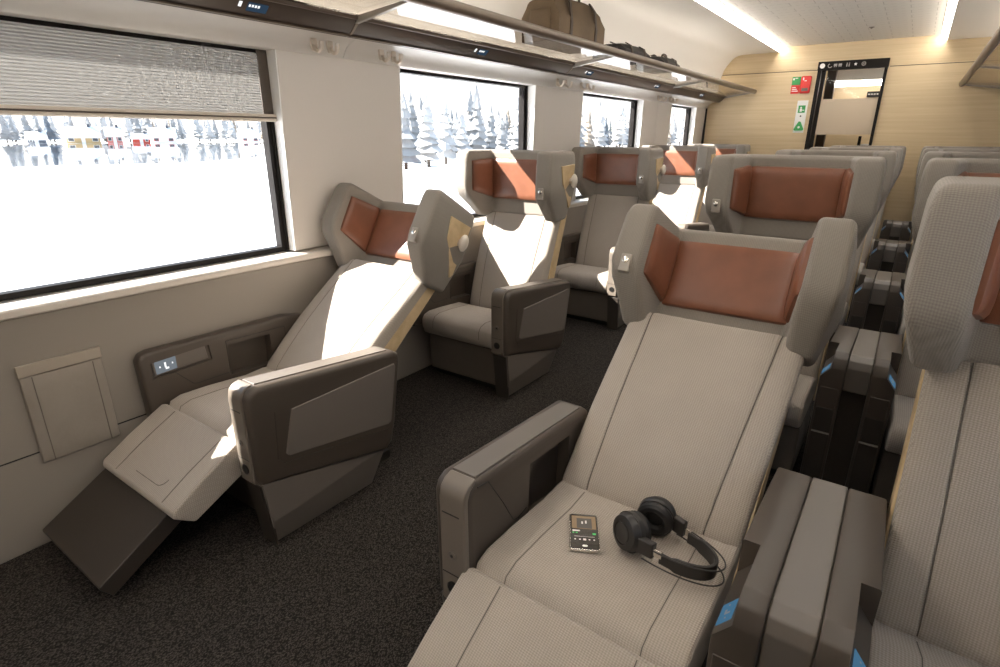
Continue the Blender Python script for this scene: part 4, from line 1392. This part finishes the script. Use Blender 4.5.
def put_tree(k, x, y, h, w, where, gap):
    r = 0.245 * h * w
    for (x2, y2, r2_) in spots:
        if abs(x - x2) < (r + r2_) * gap and abs(y - y2) < (r + r2_) * gap:
            return False
    spots.append((x, y, r))
    o = protos[k] if not used[k] else copy_tree(protos[k])
    used[k] = True
    o.location = (x, y, GZ)
    o.scale = (h * w, h * w, h)
    o.rotation_euler = (0, 0, rnd.uniform(0, 6.28))
    tag(o, KN[k] + where, 'tree', KN[k] + 's' + where)
    return True
# near forest along the line, seen in the further windows
n_near = 0
for i in range(4000):
    q_ = rnd.uniform(0.95, 3.4)
    x = -(32 + (q_ - 1) * 16 + rnd.uniform(0, 26) ** 1.0)
    y = q_ * -x
    k = rnd.choices((0, 1, 2, 3), (5, 3.2, 3, 1.4))[0]
    if put_tree(k, x, y, rnd.uniform(5.0, 8.0) * (1 + 0.25 * (q_ - 1)), rnd.uniform(0.85, 1.25), ' in the forest close to the railway line', 1.0):
        n_near += 1
    if n_near >= 170:
        break
# far shore
n_far = 0
for i in range(3000):
    y = -10 + 260 * rnd.random()
    x = -rnd.uniform(238, 290)
    k = rnd.choices((0, 1, 2, 3), (5, 1.2, 5, 0.8))[0]
    if put_tree(k, x, y, rnd.uniform(8.5, 13.0), rnd.uniform(1.0, 1.4), ' behind the houses across the lake', 1.0):
        n_far += 1
    if n_far >= 115:
        break

def make_house(label, x, y, w, d, h, rh, m, wins, rz=0.0, roof='snow', name='house', frame='house_white'):
    """front faces +x (towards the railway); w along y"""
    root = empty(name, (x, y, GZ), label, 'house', 'houses on the far lake shore', rz)
    pts = [(-d / 2, 0), (d / 2, 0), (d / 2, h), (0, h + rh), (-d / 2, h)]
    wl = obj('walls', loft([[(a, -w / 2, z) for a, z in pts], [(a, w / 2, z) for a, z in pts]]), m, root, smooth=False)
    e = 0.45
    rp = [(-d / 2 - e, h - e * rh / (d / 2)), (0, h + rh), (d / 2 + e, h - e * rh / (d / 2)), (d / 2 + e, h - e * rh / (d / 2) + 0.35), (0, h + rh + 0.4), (-d / 2 - e, h - e * rh / (d / 2) + 0.35)]
    rf = obj('roof', loft([[(a, -w / 2 - e, z) for a, z in rp], [(a, w / 2 + e, z) for a, z in rp]]), roof, root, smooth=False)
    obj('chimney', box(-0.4, 0.3, w * 0.18, w * 0.18 + 0.8, h + rh * 0.5, h + rh + 1.1), 'house_dark', rf, smooth=False)
    for (yy_, z0, ww, hh) in wins:
        f = obj('window_frame', box(d / 2 - 0.02, d / 2 + 0.10, yy_ - ww / 2 - 0.12, yy_ + ww / 2 + 0.12, z0 - 0.12, z0 + hh + 0.12), frame, root, smooth=False)
        obj('pane', box(d / 2 + 0.02, d / 2 + 0.13, yy_ - ww / 2, yy_ + ww / 2, z0, z0 + hh), 'pane_dark', f, smooth=False)
    dr = obj('front_door', box(d / 2 - 0.02, d / 2 + 0.12, -0.5, 0.5, 0.05, 2.0), 'house_white', root, smooth=False)
    return root
RZ = math.radians(-22)
make_house('yellow house with white snowy roof on the far lake shore', -223, 79.6, 9.0, 6, 2.0, 2.8, 'house_yellow', [(-3.2, 0.7, 1.4, 0.9), (3.2, 0.7, 1.4, 0.9)], RZ)
make_house('pink house with snowy roof beside the long red shed', -225, 89.6, 4.4, 5, 2.4, 2.4, 'house_pink', [(-1.4, 0.8, 0.9, 1.0), (1.4, 0.8, 0.9, 1.0)], RZ)
make_house('long low red shed beside the pink house', -221, 96.2, 5.2, 4, 1.5, 1.3, 'house_red', [(1.6, 0.6, 0.7, 0.6)], RZ, name='shed')
make_house('white house with red window frames beside the red shed', -225, 105.5, 8.0, 6, 2.0, 2.8, 'house_white', [(-2.3, 0.7, 1.3, 0.9), (2.3, 0.7, 1.3, 0.9)], RZ, frame='house_red')
make_house('small dark hut with snow cap on the far shore', -223, 67.0, 4.4, 4, 1.4, 1.7, 'house_dark', [(-1.3, 0.5, 0.6, 0.5)], RZ, name='hut')
make_house('white house with red windows standing alone towards the forest on the far shore', -226, 140.0, 7.0, 6, 2.0, 2.8, 'house_white', [(-2.0, 0.7, 1.3, 0.9), (2.0, 0.7, 1.3, 0.9)], RZ, frame='house_red')
